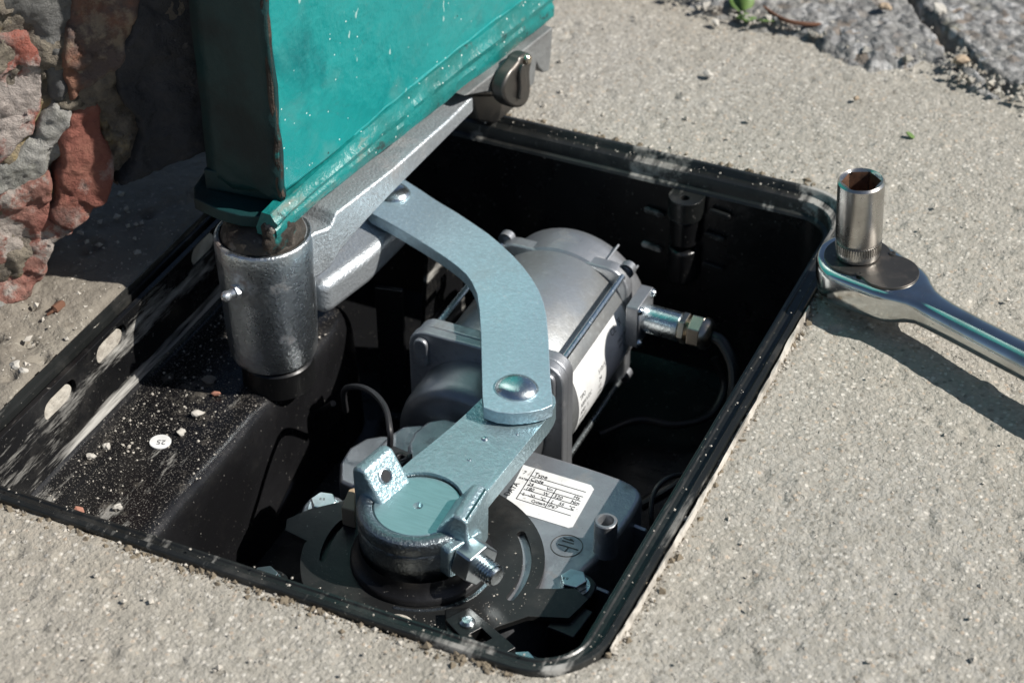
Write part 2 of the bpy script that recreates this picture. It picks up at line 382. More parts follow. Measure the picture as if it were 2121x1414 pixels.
def text(name, s, size, M, mat, parent, wfun=None, sx=1.0, align='LEFT', depth=.00008):
    cu = bpy.data.curves.new('t', 'FONT'); cu.body = s; cu.size = size; cu.extrude = depth; cu.align_x = align; cu.resolution_u = 3
    to = bpy.data.objects.new('t', cu); COL.objects.link(to)
    bpy.context.view_layer.update()
    me = bpy.data.meshes.new_from_object(to.evaluated_get(bpy.context.evaluated_depsgraph_get()))
    bpy.data.objects.remove(to)
    me.materials.clear()
    for v in me.vertices:
        q = Vector((v.co.x * sx, v.co.y, v.co.z)); v.co = wfun(q) if wfun else M @ q
    return link(name, me, mat, parent, smooth=False)
# numpy noise
def _hash(ix, iy, s):
    h = (ix * 374761393 + iy * 668265263 + s * 974711) & 0x7fffffff
    h = ((h ^ (h >> 13)) * 1274126177) & 0x7fffffff
    return ((h ^ (h >> 16)) & 0xffff) / 65535.0
def vnoise(x, y, s=0):
    ix = np.floor(x).astype(np.int64); iy = np.floor(y).astype(np.int64); fx = x - ix; fy = y - iy
    fx = fx * fx * (3 - 2 * fx); fy = fy * fy * (3 - 2 * fy)
    a = _hash(ix, iy, s); b = _hash(ix + 1, iy, s); c = _hash(ix, iy + 1, s); d = _hash(ix + 1, iy + 1, s)
    return (a * (1 - fx) + b * fx) * (1 - fy) + (c * (1 - fx) + d * fx) * fy
def fbm(x, y, o=4, s=0):
    r = 0; a = .5; t = 0
    for i in range(o): r = r + a * vnoise(x * 2 ** i, y * 2 ** i, s + i * 17); t += a; a *= .5
    return r / t
def worley(x, y, s=0):
    ix = np.floor(x).astype(np.int64); iy = np.floor(y).astype(np.int64); best = np.full(x.shape, 9.0); hid = np.zeros(x.shape)
    for dx in (-1, 0, 1):
        for dy in (-1, 0, 1):
            cx = ix + dx; cy = iy + dy
            d = (cx + _hash(cx, cy, s) - x) ** 2 + (cy + _hash(cx, cy, s + 5) - y) ** 2
            k = d < best; best = np.where(k, d, best); hid = np.where(k, _hash(cx, cy, s + 9), hid)
    return np.sqrt(best), hid
def grid_mesh(X, Y, Z, keep):
    ny, nx = X.shape; idx = np.arange(nx * ny).reshape(ny, nx)
    q = np.stack([idx[:-1, :-1], idx[:-1, 1:], idx[1:, 1:], idx[1:, :-1]], -1)[keep]
    used = np.unique(q); remap = np.zeros(nx * ny, np.int64); remap[used] = np.arange(len(used)); q = remap[q]
    co = np.stack([X.ravel()[used], Y.ravel()[used], Z.ravel()[used]], -1)
    me = bpy.data.meshes.new('g'); me.vertices.add(len(co)); me.vertices.foreach_set('co', co.ravel().astype(np.float32))
    me.loops.add(len(q) * 4); me.loops.foreach_set('vertex_index', q.ravel().astype(np.int32))
    me.polygons.add(len(q)); me.polygons.foreach_set('loop_start', np.arange(0, len(q) * 4, 4, dtype=np.int32))
    me.update(calc_edges=True); me.validate(); return me
def struct(o): o['kind'] = 'structure'; return o

# ------------------------------------------------------------------ ground
BW, BL = 0.411, 0.503      # box opening
BR = 0.042
def sdf_box(X, Y, ins=0.0, r=BR):
    cx, cy = BW / 2, BL / 2; qx = np.abs(X - cx) - (BW / 2 - ins - r); qy = np.abs(Y - cy) - (BL / 2 - ins - r)
    return np.hypot(np.maximum(qx, 0), np.maximum(qy, 0)) + np.minimum(np.maximum(qx, qy), 0) - r
gx0, gx1, gy0, gy1, st = -.42, .86, -.20, 1.0, .0021
xs = np.arange(gx0, gx1, st); ys = np.arange(gy0, gy1, st); X, Y = np.meshgrid(xs, ys)
d = sdf_box(X, Y); X0, Y0 = X.copy(), Y.copy()
gxx = np.gradient(d, st, axis=1); gyy = np.gradient(d, st, axis=0)
jag = (fbm(X * 60, Y * 60, 3, 3) - .5) * .006
tgt = d - jag; near = np.abs(tgt) < st * 1.1
X = np.where(near, X - gxx * tgt, X); Y = np.where(near, Y - gyy * tgt, Y)
w1, h1 = worley(X0 * 170, Y0 * 170, 1); w2, h2 = worley(X0 * 75, Y0 * 75, 4)
Zg = (fbm(X0 * 5, Y0 * 5, 3, 1) - .5) * .006 + (fbm(X0 * 40, Y0 * 40, 3, 8) - .5) * .0014 + (1 - np.clip(w1 * 1.3, 0, 1)) * .0006
Zg += np.where(h2 > .93, np.clip(.5 - w2, 0, 1) * .004, 0) - np.where(h2 < .07, np.clip(.42 - w2, 0, 1) * .006, 0)
Zg -= .003
edge = np.clip((d - 0) / .03, 0, 1); Zg = Zg * (.35 + .65 * edge) - (1 - np.clip(d / .008, 0, 1)) * .0015
bd = np.minimum.reduce([X0 - gx0, xs[-1] - X0, Y0 - gy0, ys[-1] - Y0]); Zg = Zg * np.clip(bd / .05, 0, 1) - .002 * (1 - np.clip(bd / .05, 0, 1))
# asphalt border line (in plan)
AL = [P(1180, -90), P(1375, -10), P(1535, 45), P(1640, 62), P(1790, 108), P(1930, 132), P(2010, 175), P(2121, 206), P(2300, 250), P(2600, 330)]
def side(X, Y, L, s=21):
    best = np.full(X.shape, 9.); sg = np.zeros(X.shape)
    for a, b in zip(L, L[1:]):
        dx, dy = b.x - a.x, b.y - a.y; t = np.clip(((X - a.x) * dx + (Y - a.y) * dy) / (dx * dx + dy * dy), 0, 1)
        ex, ey = X - a.x - t * dx, Y - a.y - t * dy; dd = np.hypot(ex, ey); sgn = np.sign(dx * ey - dy * ex)
        k = dd < best; best = np.where(k, dd, best); sg = np.where(k, sgn, sg)
    return best * sg
sa = side(X0, Y0, AL) + (fbm(X0 * 25, Y0 * 25, 3, 31) - .5) * .05
Zg -= np.clip(sa / .02, 0, 1) * .006
kc = (tgt[:-1, :-1] + tgt[1:, 1:] + tgt[:-1, 1:] + tgt[1:, :-1]) / 4 > 0
me = grid_mesh(X, Y, Zg, kc)
struct(link('pavement', me, MT['conc'], ang=80))
e = 60.0
V = [(-e, -e, 0), (gx0, -e, 0), (xs[-1], -e, 0), (e, -e, 0), (-e, gy0, 0), (gx0, gy0, 0), (xs[-1], gy0, 0), (e, gy0, 0),
     (-e, ys[-1], 0), (gx0, ys[-1], 0), (xs[-1], ys[-1], 0), (e, ys[-1], 0), (-e, e, 0), (gx0, e, 0), (xs[-1], e, 0), (e, e, 0)]
V = [(a, b, -.002) for a, b, c in V]
F = [(i * 4 + j, i * 4 + j + 1, i * 4 + j + 5, i * 4 + j + 4) for i in range(3) for j in range(3) if not (i == 1 and j == 1)]
struct(link('ground', mesh(V, F), MT['conc']))
# asphalt with its crack
xs2 = np.arange(.02, 1.0, .0022); ys2 = np.arange(.60, 1.25, .0022); X, Y = np.meshgrid(xs2, ys2)
sa = side(X, Y, AL) + (fbm(X * 25, Y * 25, 3, 31) - .5) * .05
CRK = [P(1870, -60), P(1885, 5), P(1900, 32), P(1935, 70), P(1975, 110), P(2010, 150), P(2075, 185), P(2170, 235)]
dc = np.abs(side(X, Y, CRK)) + (fbm(X * 60, Y * 60, 2, 5) - .5) * .008
w1, h1 = worley(X * 95, Y * 95, 2); w2, h2 = worley(X * 200, Y * 200, 7)
Z = .002 + np.clip(sa / .02, 0, 1) * .005 + np.clip((.75 - w1) * 3.5, 0, 1) * .0020 * (.2 + h1) + (1 - np.clip(w2 * 1.3, 0, 1)) * .001 + (fbm(X * 12, Y * 12, 3, 2) - .5) * .007
Z -= (1 - np.clip(dc / .0065, 0, 1)) * .028
Z = np.where(sa < .004, Z - (.004 - sa) * .7, Z)
kc = sa[:-1, :-1] > -.02
struct(link('asphalt', grid_mesh(X, Y, Z, kc), MT['asph'], ang=80))
# mortar bed between the box and the old wall
xs3 = np.arange(-.30, .012, .0016); ys3 = np.arange(-.02, .42, .0016); X, Y = np.meshgrid(xs3, ys3)
dl = -X - .0005; 
Z = .0022 + (fbm(X * 22, Y * 22, 4, 12) - .5) * .010 + (fbm(X * 90, Y * 90, 3, 14) - .5) * .003
w2, h2 = worley(X * 60, Y * 60, 19); Z -= np.where(h2 < .16, np.clip(.45 - w2, 0, 1) * .012, 0)
fade = np.clip((Y - .03 + X * .6) / .05, 0, 1); Z = Z * fade - .008 * (1 - fade)
Z = np.where(X > -.006, .0012 + (Z - .0012) * np.clip(-X / .006, 0, 1), Z)
fr = (fbm(X * 70, Y * 70, 2, 40) - .5) * .003
Z = np.minimum(Z, .006 + np.clip(-X, 0, 1) * .1)
kc = (X[:-1, :-1] < -.0006 + fr[:-1, :-1] * .3)
struct(link('mortar_bed', grid_mesh(X, Y, Z, kc), MT['bed'], ang=80))
# thin pale seam of mortar along the right edge of the box
L1 = [P(1676, 636, 0.001), P(1640, 700, .001), P(1600, 775, .001), P(1560, 845, .001), P(1480, 985, .001), P(1420, 1088, .001), P(1350, 1205, .001), P(1300, 1290, .001), P(1262, 1345, .001)]
L1 = catmull(L1, 8); V, F = [], []
for i, p in enumerate(L1):
    a = (.0004 + .0008 * min(1, i / 6, (len(L1) - 1 - i) / 12)) * vnoise(np.array([i * .7]), np.array([1.]), 3)[0]
    x = max(p.x, BW + .0018)
    V += [(x - a, p.y, -.004), (x - a, p.y, .0024), (x + a, p.y, .0024 + .0006 * math.sin(i)), (x + a + .001, p.y, -.004)]
for i in range(len(L1) - 1):
    for j in range(3): F.append((i * 4 + j, i * 4 + j + 1, i * 4 + j + 5, i * 4 + j + 4))
m_ = MB('pale_seam', (.50, .47, .42), .9); m_.mix(m_.noise(60, .44, .58, 6), (.24, .22, .19), .9)
struct(link('mortar_seam', mesh(V, F), m_.done()))

# ------------------------------------------------------------------ old wall
wallT = thing('old_wall', 'crumbling old wall of red brick and grey stone with yellow lichen, left of the green gate', 'wall', (-.1, .25, 0))
WN = Vector((.72, -.69, 0)); W0 = Vector((-.027, .204, 0))
def wplane(px, py, off=0.0): return PV(px, py, W0 + WN * off, WN)
wu = Vector((.69, .72, 0)).normalized()
def rock(name, outline, mat, front=0.0, bulge=.012, rough=.004, depth=.07, seed=0, step=.0013, lean=0.0, label=None, rr=.0035, fq=1.0):
    mx = sum(p[0] for p in outline) / len(outline); my = sum(p[1] for p in outline) / len(outline)
    outline = [(x + 7 * math.copysign(min(1, abs(x - mx) / 30), x - mx), y + 7 * math.copysign(min(1, abs(y - my) / 30), y - my)) for x, y in outline]
    bulge *= .62
    pts = [wplane(x, y) for x, y in outline]
    U = np.array([(p - W0).dot(wu) for p in pts]); Vv = np.array([p.z for p in pts])
    u = np.arange(U.min() - .01, U.max() + .01, step); v = np.arange(Vv.min() - .01, Vv.max() + .01, step); GU, GV = np.meshgrid(u, v)
    wob = .016; GU2 = GU + (fbm(GU * 35 * fq, GV * 35 * fq, 4, seed) - .5) * wob; GV2 = GV + (fbm(GU * 35 * fq, GV * 35 * fq, 4, seed + 3) - .5) * wob
    ins = np.zeros(GU.shape, bool); dmin = np.full(GU.shape, 9.)
    n = len(U)
    for i in range(n):
        a, b = (U[i], Vv[i]), (U[(i + 1) % n], Vv[(i + 1) % n])
        dx, dy = b[0] - a[0], b[1] - a[1]; t = np.clip(((GU2 - a[0]) * dx + (GV2 - a[1]) * dy) / (dx * dx + dy * dy + 1e-12), 0, 1)
        dmin = np.minimum(dmin, np.hypot(GU2 - a[0] - t * dx, GV2 - a[1] - t * dy))
        c = ((a[1] > GV2) != (b[1] > GV2)) & (GU2 < dx * (GV2 - a[1]) / (dy + 1e-12) + a[0]); ins ^= c
    sd_ = np.where(ins, dmin, -dmin)
    h = front + bulge * np.sqrt(np.clip(1 - (1 - np.clip(sd_ / rr, 0, 1)) ** 2, 0, 1)) + (fbm(GU * 40 * fq, GV * 40 * fq, 5, seed + 7) - .5) * rough * 2 + (fbm(GU * 12, GV * 12, 2, seed + 11) - .5) * rough * 2.5
    wx = GU + (fbm(GU * 80, GV * 80, 3, seed + 20) - .5) * .02; wy = GV + (fbm(GU * 80, GV * 80, 3, seed + 21) - .5) * .02
    wd, wh = worley(wx * 42 * fq, wy * 42 * fq, seed); h = h + (wh - .5) * rough * 1.0 - wd * rough * .6 + (fbm(GU * 170, GV * 170, 3, seed + 30) - .5) * rough * .8
    h = np.where(sd_ < 0, front - np.clip(-sd_ * 14, 0, depth), h) + lean * GV
    keep = (sd_[:-1, :-1] > -depth / 14)
    XX = W0.x + wu.x * GU + WN.x * h; YY = W0.y + wu.y * GU + WN.y * h
    return link(name, grid_mesh(XX, YY, GV, keep), MT[mat], wallT, label, ang=80)
rock('mortar', [(-200, -120), (560, -120), (560, 250), (400, 300), (250, 372), (150, 430), (60, 560), (-30, 700), (-200, 800)], 'mortar', front=.0030, bulge=.002, rough=.008, seed=90, step=.0022, label='crumbling mortar behind the stones')
rock('brick', [(140, -90), (262, -90), (272, 60), (240, 118), (190, 163), (150, 198), (135, 120)], 'brick_brown', bulge=.014, seed=1, label='sooty red brick at the top')
rock('stone', [(-90, -90), (148, -90), (158, 40), (150, 150), (128, 208), (95, 198), (82, 110), (60, 55), (-90, 45)], 'stone_grey', bulge=.018, rough=.0025, seed=2, rr=.03, label='smooth dark grey stone')
rock('brick', [(-90, 50), (58, 60), (82, 115), (88, 200), (60, 278), (0, 328), (-90, 350)], 'brick_white', bulge=.012, seed=3, label='brick with flaking whitewash')
rock('stone', [(95, 203), (128, 214), (135, 250), (115, 325), (60, 366), (0, 400), (-90, 425), (-90, 355), (0, 332), (62, 282)], 'stone_green', bulge=.010, seed=4, label='pale grey rounded stone')
rock('brick', [(185, 205), (203, 235), (215, 320), (215, 388), (190, 430), (150, 462), (105, 438), (108, 352), (120, 330), (137, 245)], 'brick_red', bulge=.017, seed=5, rough=.003, label='bright red brick')
rock('brick', [(100, 352), (105, 440), (150, 470), (108, 500), (98, 540), (62, 588), (30, 600), (0, 640), (-90, 650), (-90, 432), (0, 408), (60, 372)], 'brick_lichen', bulge=.014, seed=6, label='brick with white wash and yellow lichen')
rock('mortar', [(150, 202), (190, 168), (238, 132), (245, 190), (282, 240), (275, 318), (240, 365), (220, 360), (205, 235), (185, 205)], 'mortar', front=-.002, bulge=.006, rough=.012, seed=7, step=.0012, fq=2.2, label='pitted yellowish mortar')
rock('stone', [(240, 122), (276, 62), (262, -90), (560, -90), (560, 240), (400, 288), (300, 348), (240, 370), (274, 318), (286, 240), (246, 190)], 'stone_shaded', front=.0055, bulge=.012, seed=8, rough=.003, label='large dark stone in shade')
rock('stone', [(-60, 640), (0, 612), (24, 625), (26, 670), (0, 700), (-60, 740)], 'stone_green', front=.004, bulge=.012, seed=9, label='small pale stone at the foot')

# ------------------------------------------------------------------ foundation box
boxT = thing('foundation_box', 'open black plastic foundation box sunk in the concrete, holding the gate motor', 'box', (BW / 2, BL / 2, 0))
def ring(ins, z, r=BR, n=10, left=None):
    x0 = ins if left is None else left
    return [(x, y, z) for x, y in rrect(x0, ins, BW - ins, BL - ins, max(.004, r - ins), n)]
def loft(name, rings, mat, parent, closed_bottom=False, label=None, bevel=0):
    n = len(rings[0]); V = [v for r in rings for v in r]; F = []
    for k in range(len(rings) - 1):
        for i in range(n):
            j = (i + 1) % n; F.append((k * n + i, k * n + j, (k + 1) * n + j, (k + 1) * n + i))
    if closed_bottom: F.append(tuple(range((len(rings) - 1) * n, len(rings) * n)))
    return link(name, mesh(V, F), mat, parent, label, ang=40, bevel=bevel)
RP = [(0, -.02), (0, .0006), (.0008, .0016), (.0036, .0018), (.0046, .001), (.0052, -.002), (.0062, -.003), (.0112, -.0034), (.0122, -.0026), (.0138, -.0028), (.0152, -.006), (.0160, -.011), (.0185, -.012), (.0195, -.014)]
LI = lambda i: i * .28
loft('rim', [ring(i, z, left=LI(i)) for i, z in RP], MT['rim'], boxT)
FZ = -.165
loft('wall', [ring(.0195, -.0138, left=.0055), ring(.0205, -.06, left=.0058), ring(.022, FZ + .02, left=.006), ring(.027, FZ + .004, left=.012), ring(.04, FZ, left=.02)], MT['box'], boxT, True)
# left inner wall with its three oval slots
def oval(cy, cz, a, b, n=16): return [(cy + a * math.cos(2 * math.pi * i / n), cz + b * math.sin(2 * math.pi * i / n)) for i in range(n)]
def slot(cy, cz, L, h, n=8):
    return circ((cy + L, cz), h, n, -90, 90) + circ((cy - L, cz), h, n, 90, 270)
MW = Matrix(((0, 0, 1, .0075), (1, 0, 0, 0), (0, 1, 0, 0), (0, 0, 0, 1)))
slots = []
for (px, py) in ((232, 712), (126, 828), (425, 512)):
    q = PV(px, py, (.0115, 0, 0), (1, 0, 0)); slots.append((q.y, q.z))
slots.append((slots[1][0] - .09, slots[1][1]))
prism('side_panel', [(.03, -.062), (.46, -.062), (.46, -.004), (.03, -.004)], 0, .004, MT['boxwall'], boxT, holes=[slot(y, z, .010, .0072) for y, z in slots], M=MW, bevel=.0008)
for y, z in slots:
    v, f = [], []
    pts = slot(y - .002, z - .0006, .0092, .0062); n = len(pts)
    v = [(a + .0004 * math.sin(k * 5.), b, .0022) for k, (a, b) in enumerate(pts)] + [(y, z, .0031)]; f = [(i, (i + 1) % n, n) for i in range(n)]
    link('slot_fill', mesh(v, f, MW), MT['dirt'], boxT, 'pale dirt showing in an oval slot')
# the ledge on the left: profile swept along y
LZ = -.065
prof = [(.0085, -.05), (.0095, -.058), (.0125, LZ + .001), (.016, LZ), (.030, LZ), (.0305, LZ + .0012), (.032, LZ + .0012), (.0325, LZ), (.070, LZ), (.088, LZ + .0008), (.0945, LZ - .0005), (.0990, LZ - .004), (.1020, LZ - .010), (.1035, LZ - .018), (.1085, FZ)]
yy = [.0215, .03, .06] + [.06 + .02 * i for i in range(1, 13)] + [.312, .322, .329, .333, .336]
V, F = [], []; n = len(prof)
for k, y in enumerate(yy):
    t = max(0, (y - .30) / .036); drop = .012 * t ** 3; sh = .014 * t ** 3
    V += [(x - (sh if x > .03 else 0), y, z - (drop if z > FZ else 0) + .0007 * math.sin(y * 60 + x * 90)) for x, z in prof]
for k in range(len(yy) - 1):
    for i in range(n - 1): a = k * n + i; F.append((a, a + 1, a + n + 1, a + n))
k = len(V); V += [(x, y + .001, FZ) for x, y, z in V[-n:]]
for i in range(n - 1): F.append((k - n + i, k - n + i + 1, k + i + 1, k + i))
link('ledge', mesh(V, F), MT['shelf'], boxT, 'dusty ledge along the left side', ang=60)
# embossed oval on the drop wall, ribs, plates
def vplate(name, o, xdir, pts, th, mat, parent, holes=(), bevel=.0008, label=None):
    """a plate standing upright: pts are (along xdir, z)"""
    x = Vector(xdir).normalized(); M = Matrix(((x.x, 0, x.y, o[0]), (x.y, 0, -x.x, o[1]), (0, 1, 0, 0), (0, 0, 0, 1)))
    return prism(name, pts, 0, th, mat, parent, holes=holes, M=M, bevel=bevel, label=label)
vplate('support_plate', (.132, .352, 0), (0.05, 1, 0), [(0, -.16), (.075, -.16), (.062, -.045), (.048, -.030), (.020, -.036)], .004, MT['boxwall'], boxT, label='white-flecked upright plate behind the hinge')
vplate('support_plate', (.112, .338, 0), (1, .2, 0), [(0, -.16), (.02, -.16), (.02, -.05), (0, -.05)], .004, MT['box'], boxT)
# foot pad under the hinge barrel
hc = Vector((.0877, .2392))
lathe('pivot_seat', [(.0, .0172), (.0225, .0172), (.0240, .0160), (.0245, -.002)], MT['black'], boxT, Matrix.Translation((.091, .237, LZ)))
# screw boss on the far wall
bp = P(1424, 402, -.014); bz = -.014; bx, by = bp.x, BL - .0245
Mb = Matrix.Translation((bx, by, 0))
half = circ((0, 0), .0125, 14, 180, 360) + [(.0125, .005), (-.0125, .005)]
prism('screw_boss', half, -.030, bz, MT['rim'], boxT, holes=[circ((0, -.003), .0033, 12)], M=Mb, bevel=.0012, label='scuffed screw boss on the far wall')
prism('screw_boss', [(x * .86, y * .86) for x, y in half], -.052, -.031, MT['box'], boxT, M=Mb, bevel=.001)
prism('screw_boss', [(x * .92, y * .92) for x, y in half], -.085, -.056, MT['box'], boxT, M=Mb, bevel=.003)
for dx, dz in ((-.024, -.036), (.022, -.044), (-.025, -.066), (.022, -.070), (.025, -.024)):
    prism('rib', slot(0, 0, .006, .0020), 0, .003, MT['rim'], boxT, M=frame((bx + dx, by + .0035, dz), (0, -1, 0), (1, 0, -.12)), bevel=.0006, label='small moulded rib beside the screw boss')
# round sticker
sp = P(332, 915, LZ + .0006)
stk = lathe('sticker', [(0, .0006), (.0068, .0006), (.0070, .0003), (.0070, -.0002)], MT['white'], boxT, Matrix.Translation((sp.x, sp.y, LZ + .0006)), n=32, label='round white sticker printed 25')
a = R_(200)
text('lettering', '25', .0062, Matrix.Translation((sp.x + .0032, sp.y + .0024, LZ + .00125)) @ Matrix.Rotation(a, 4, 'Z'), MT['ink'], stk, align='LEFT')
# studs on the floor at the left front
# ------------------------------------------------------------------ motor unit
gT = thing('gate_motor', 'grey cast aluminium gate motor with gearbox, labels and black dial, inside the box', 'motor', (.2675, .1, -.14))
CZ = -.060
cov = chaikin([(.196, .232), (.330, .232), (.358, .226), (.361, .205), (.358, .165), (.352, .140), (.345, .105), (.328, .082), (.300, .068), (.235, .068), (.205, .080), (.200, .110), (.190, .160), (.186, .200)], 2)
hous = prism('gearbox_housing', cov, -.105, CZ, MT['alu'], gT, bevel=.004, seg=3)
cov2 = [((x - .267) * .93 + .267, (y - .135) * .95 + .135) for x, y in cov]
prism('gearbox_base', cov2, -.150, -.1055, MT['alu'], gT, bevel=.004)
BZ = -.0555
bolts = [(.184, .130), (.184, .058), (.351, .130), (.351, .057)]
for i, (x, y) in enumerate(bolts):
    prism('ear', chaikin([(x - .013, y - .013), (x + .013, y - .013), (x + .013, y + .013), (x - .013, y + .013)]), -.10, BZ - .0065, MT['neck'] if i == 0 else MT['black'], gT, bevel=.0015)
    lathe('washer', [(.0, .0011), (.0098, .0011), (.010, .0007), (.010, 0)], MT['zinc_bright'], gT, Matrix.Translation((x, y, BZ - .0064)), n=28)
    hb = hexhead('bolt_head', (x, y, BZ - .0052), (0, 0, 1), .0082, .0056, MT['bolt'], gT, rot=[12, 35, 5, 28][i])
    text('head_mark', '8.8', .0030, Matrix.Translation((x - .0025, y - .0012, BZ + .00045)) @ Matrix.Rotation(R_([20, 200, 190, 70][i]), 4, 'Z'), MT['darksteel'], hb, depth=.00003)
# raised parts of the gearbox front left
prism('housing_step', chaikin([P(842, 905, -.05), P(900, 858, -.05), P(985, 880, -.05), P(1010, 905, -.05), P(930, 985, -.05), P(850, 960, -.05)], 1), CZ - .004, -.050, MT['alu'], gT, bevel=.003)
prism('housing_step', chaikin([P(705, 930, -.062), P(775, 890, -.062), P(850, 905, -.062), P(840, 990, -.062), P(700, 1010, -.062)], 1), -.10, -.064, MT['neck'], gT, bevel=.003)
# side ribs of the housing (right)
for (y, l) in ((.205, .022), (.145, .022), (.10, .02)):
    vplate('rib', (.352, y, 0), (1, 0, 0), [(0, -.14), (l, -.14), (l, -.085), (l - .006, -.072), (0, -.070)], .003, MT['alu'], gT)
# tube boss
tb = P(1255, 1080, -.038)
lathe('tube_boss', [(.0078, -.024), (.0072, -.020), (.0070, .0005), (.0064, .0012), (.0050, .0012), (.0046, .0005), (.0046, -.016), (0, -.016)], MT['alu'], gT, Matrix.Translation((tb.x, tb.y, -.038)), n=28)
# earth symbol, engraved ring and strokes
ep = P(1174, 1130, CZ)
v, f = prism_data(circ((0, 0), .0098, 36), 0, .0005, [circ((0, 0), .0093, 36)]); parts = [(v, f, Matrix.Translation((ep.x, ep.y, CZ - .0002)))]
def stroke(p, q, wd, z, h=.0004):
    p, q = Vector(p[:2]), Vector(q[:2]); d = (q - p).normalized(); nn = Vector((-d.y, d.x)) * wd / 2
    return prism_data([p + nn, p - nn, q - nn, q + nn], z - h, z) + (None,)
def zpx(zx, zy): return 1000 + zx / 3.535, 930 + zy / 3.535
for a, b in (((590, 648), (630, 662)), ((632, 662), (668, 674)), ((582, 668), (665, 692)), ((552, 694), (700, 738)), ((628, 718), (600, 750)), ((640, 655), (660, 665))):
    parts.append(stroke(P(*zpx(*a), CZ), P(*zpx(*b), CZ), .0006, CZ + .0003, .0005))
joined('earth_symbol', parts, MT['darksteel'], gT)
# data label
LZ2 = CZ + .0004
lab = [P(1084, 962, LZ2), P(1224, 1004, LZ2), P(1230, 1012, LZ2), P(1186, 1090, LZ2), P(1176, 1092, LZ2), P(1040, 1050, LZ2)]
lb = prism('data_label', lab, CZ - .001, LZ2, MT['white'], gT, label='white type plate printed with ratings')
lines = [((355, 195), (755, 315)), ((340, 228), (735, 350)), ((325, 262), (715, 380)), ((300, 292), (692, 412)), ((275, 322), (665, 450)), ((245, 362), (645, 487)), ((385, 143), (245, 362)), ((540, 290), (457, 425))]
joined('ruled_lines', [stroke(P(*zpx(*a), LZ2), P(*zpx(*b), LZ2), .00045, LZ2 + .0002, .0003) for a, b in lines], MT['ink'], lb)
TD = (P(1224, 1004, LZ2) - P(1084, 962, LZ2)).normalized(); ta = math.atan2(TD.y, TD.x)
def ltext(s, zx, zy, size, sx=.95, rot=0):
    size *= .86
    p = P(*zpx(zx, zy), LZ2)
    text('lettering', s, size, Matrix.Translation((p.x, p.y, LZ2 + .0002)) @ Matrix.Rotation(ta + rot, 4, 'Z'), MT['ink'], lb, sx=sx)
for s, x, y, sz in (('Type', 372, 192, .0055), ('Code', 347, 226, .0048), ('24', 327, 260, .0046), ('180', 311, 292, .0046), ('V', 462, 296, .0044), ('W', 438, 330, .0044), ('320', 515, 352, .0048), ('Hz', 662, 356, .0044), ('Nm', 641, 391, .0046),
                    ('-20', 326, 343, .0042), ('°C', 414, 367, .0042), ('55', 552, 406, .0044), ('°C', 624, 432, .0044), ('IP67', 470, 420, .0046), ('Cycles/h', 352, 384, .0040)):
    ltext(s, x, y, sz, sx=.8 if s == 'Cycles/h' else .95)
th = []
for a, b in (((482, 296), (512, 304)), ((484, 289), (492, 291)), ((497, 293), (505, 295)), ((508, 296), (514, 298)), ((300, 318), (292, 336)), ((292, 336), (304, 338)), ((300, 318), (308, 322)), ((512, 375), (502, 394)), ((502, 394), (514, 396)), ((512, 375), (520, 378))):
    th.append(stroke(P(*zpx(*a), LZ2), P(*zpx(*b), LZ2), .0003, LZ2 + .0002, .0003))
joined('symbols', th, MT['ink'], lb)
ltext('DATES', 262, 212, .0026); ltext('DATA', 190, 345, .0062, rot=math.pi / 2 - .1); ltext('7', 290, 178, .005)
# black cam dial
DC = (.263, .108); DR = .0725
def arcp(c, r, a0, a1, n): return circ(c, r, n, a0, a1)
tabR = [(DC[0] + .069, DC[1] + .002), (.352, .118), (.367, .112), (.368, .094), (.340, .088), (DC[0] + .066, DC[1] - .026)]
def disc_outline():
    pts = []
    pts += arcp(DC, DR, -60, -27, 6) + [(.340, .0895), (.362, .098), (.366, .1165), (.356, .1215), (.3345, .112)] + arcp(DC, DR, 6, 160, 40)
    pts += [(.1800, .1180), (.1725, .1050), (.1765, .0960), (.1930, .0930)] + arcp(DC, DR, 194, 292, 26)
    return pts
holes = [arcslot(DC, .0620, .0026, -8, 44), arcslot(DC, .0590, .0022, 172, 205), arcslot(DC, .0600, .0020, 238, 252, 6), arcslot(DC, .060, .0020, 286, 294, 4), circ((DC[0] - .054, DC[1] + .022), .003, 10)]
DZ = -.0545
prism('dial_plate', disc_outline(), DZ - .0035, DZ, MT['disc'], gT, holes=holes, bevel=.0007, label='dusty black slotted dial plate')
prism('dial_lower_plate', circ(DC, DR - .001, 64), DZ - .0056, DZ - .0048, MT['black'], gT)
prism('bright_sector', arcslot(DC, .0620, .0045, -14, 50), DZ - .0046, DZ - .0038, MT['alu'], gT)
lathe('gasket', [(.0365, .013), (.0370, .010), (.0385, .0060), (.0410, .0040), (.0425, .0022), (.0428, .0002), (.034, .0002)], MT['rubber'], gT, Matrix.Translation((DC[0] - .001, DC[1] + .001, DZ)), n=64)
v, f = prism_data(arcslot(DC, .0442, .0010, -85, 0, 26), 0, .0004); joined('shiny_ring', [(v, f, Matrix.Translation((0, 0, DZ)))], MT['zinc_bright'], gT)
# tan stop seen behind the clevis
prism('tan_stop', [P(706, 1050, -.04), P(722, 1012, -.04), P(735, 1008, -.04), P(735, 1058, -.04)], DZ, -.040, MT['ochre'], gT, bevel=.001)
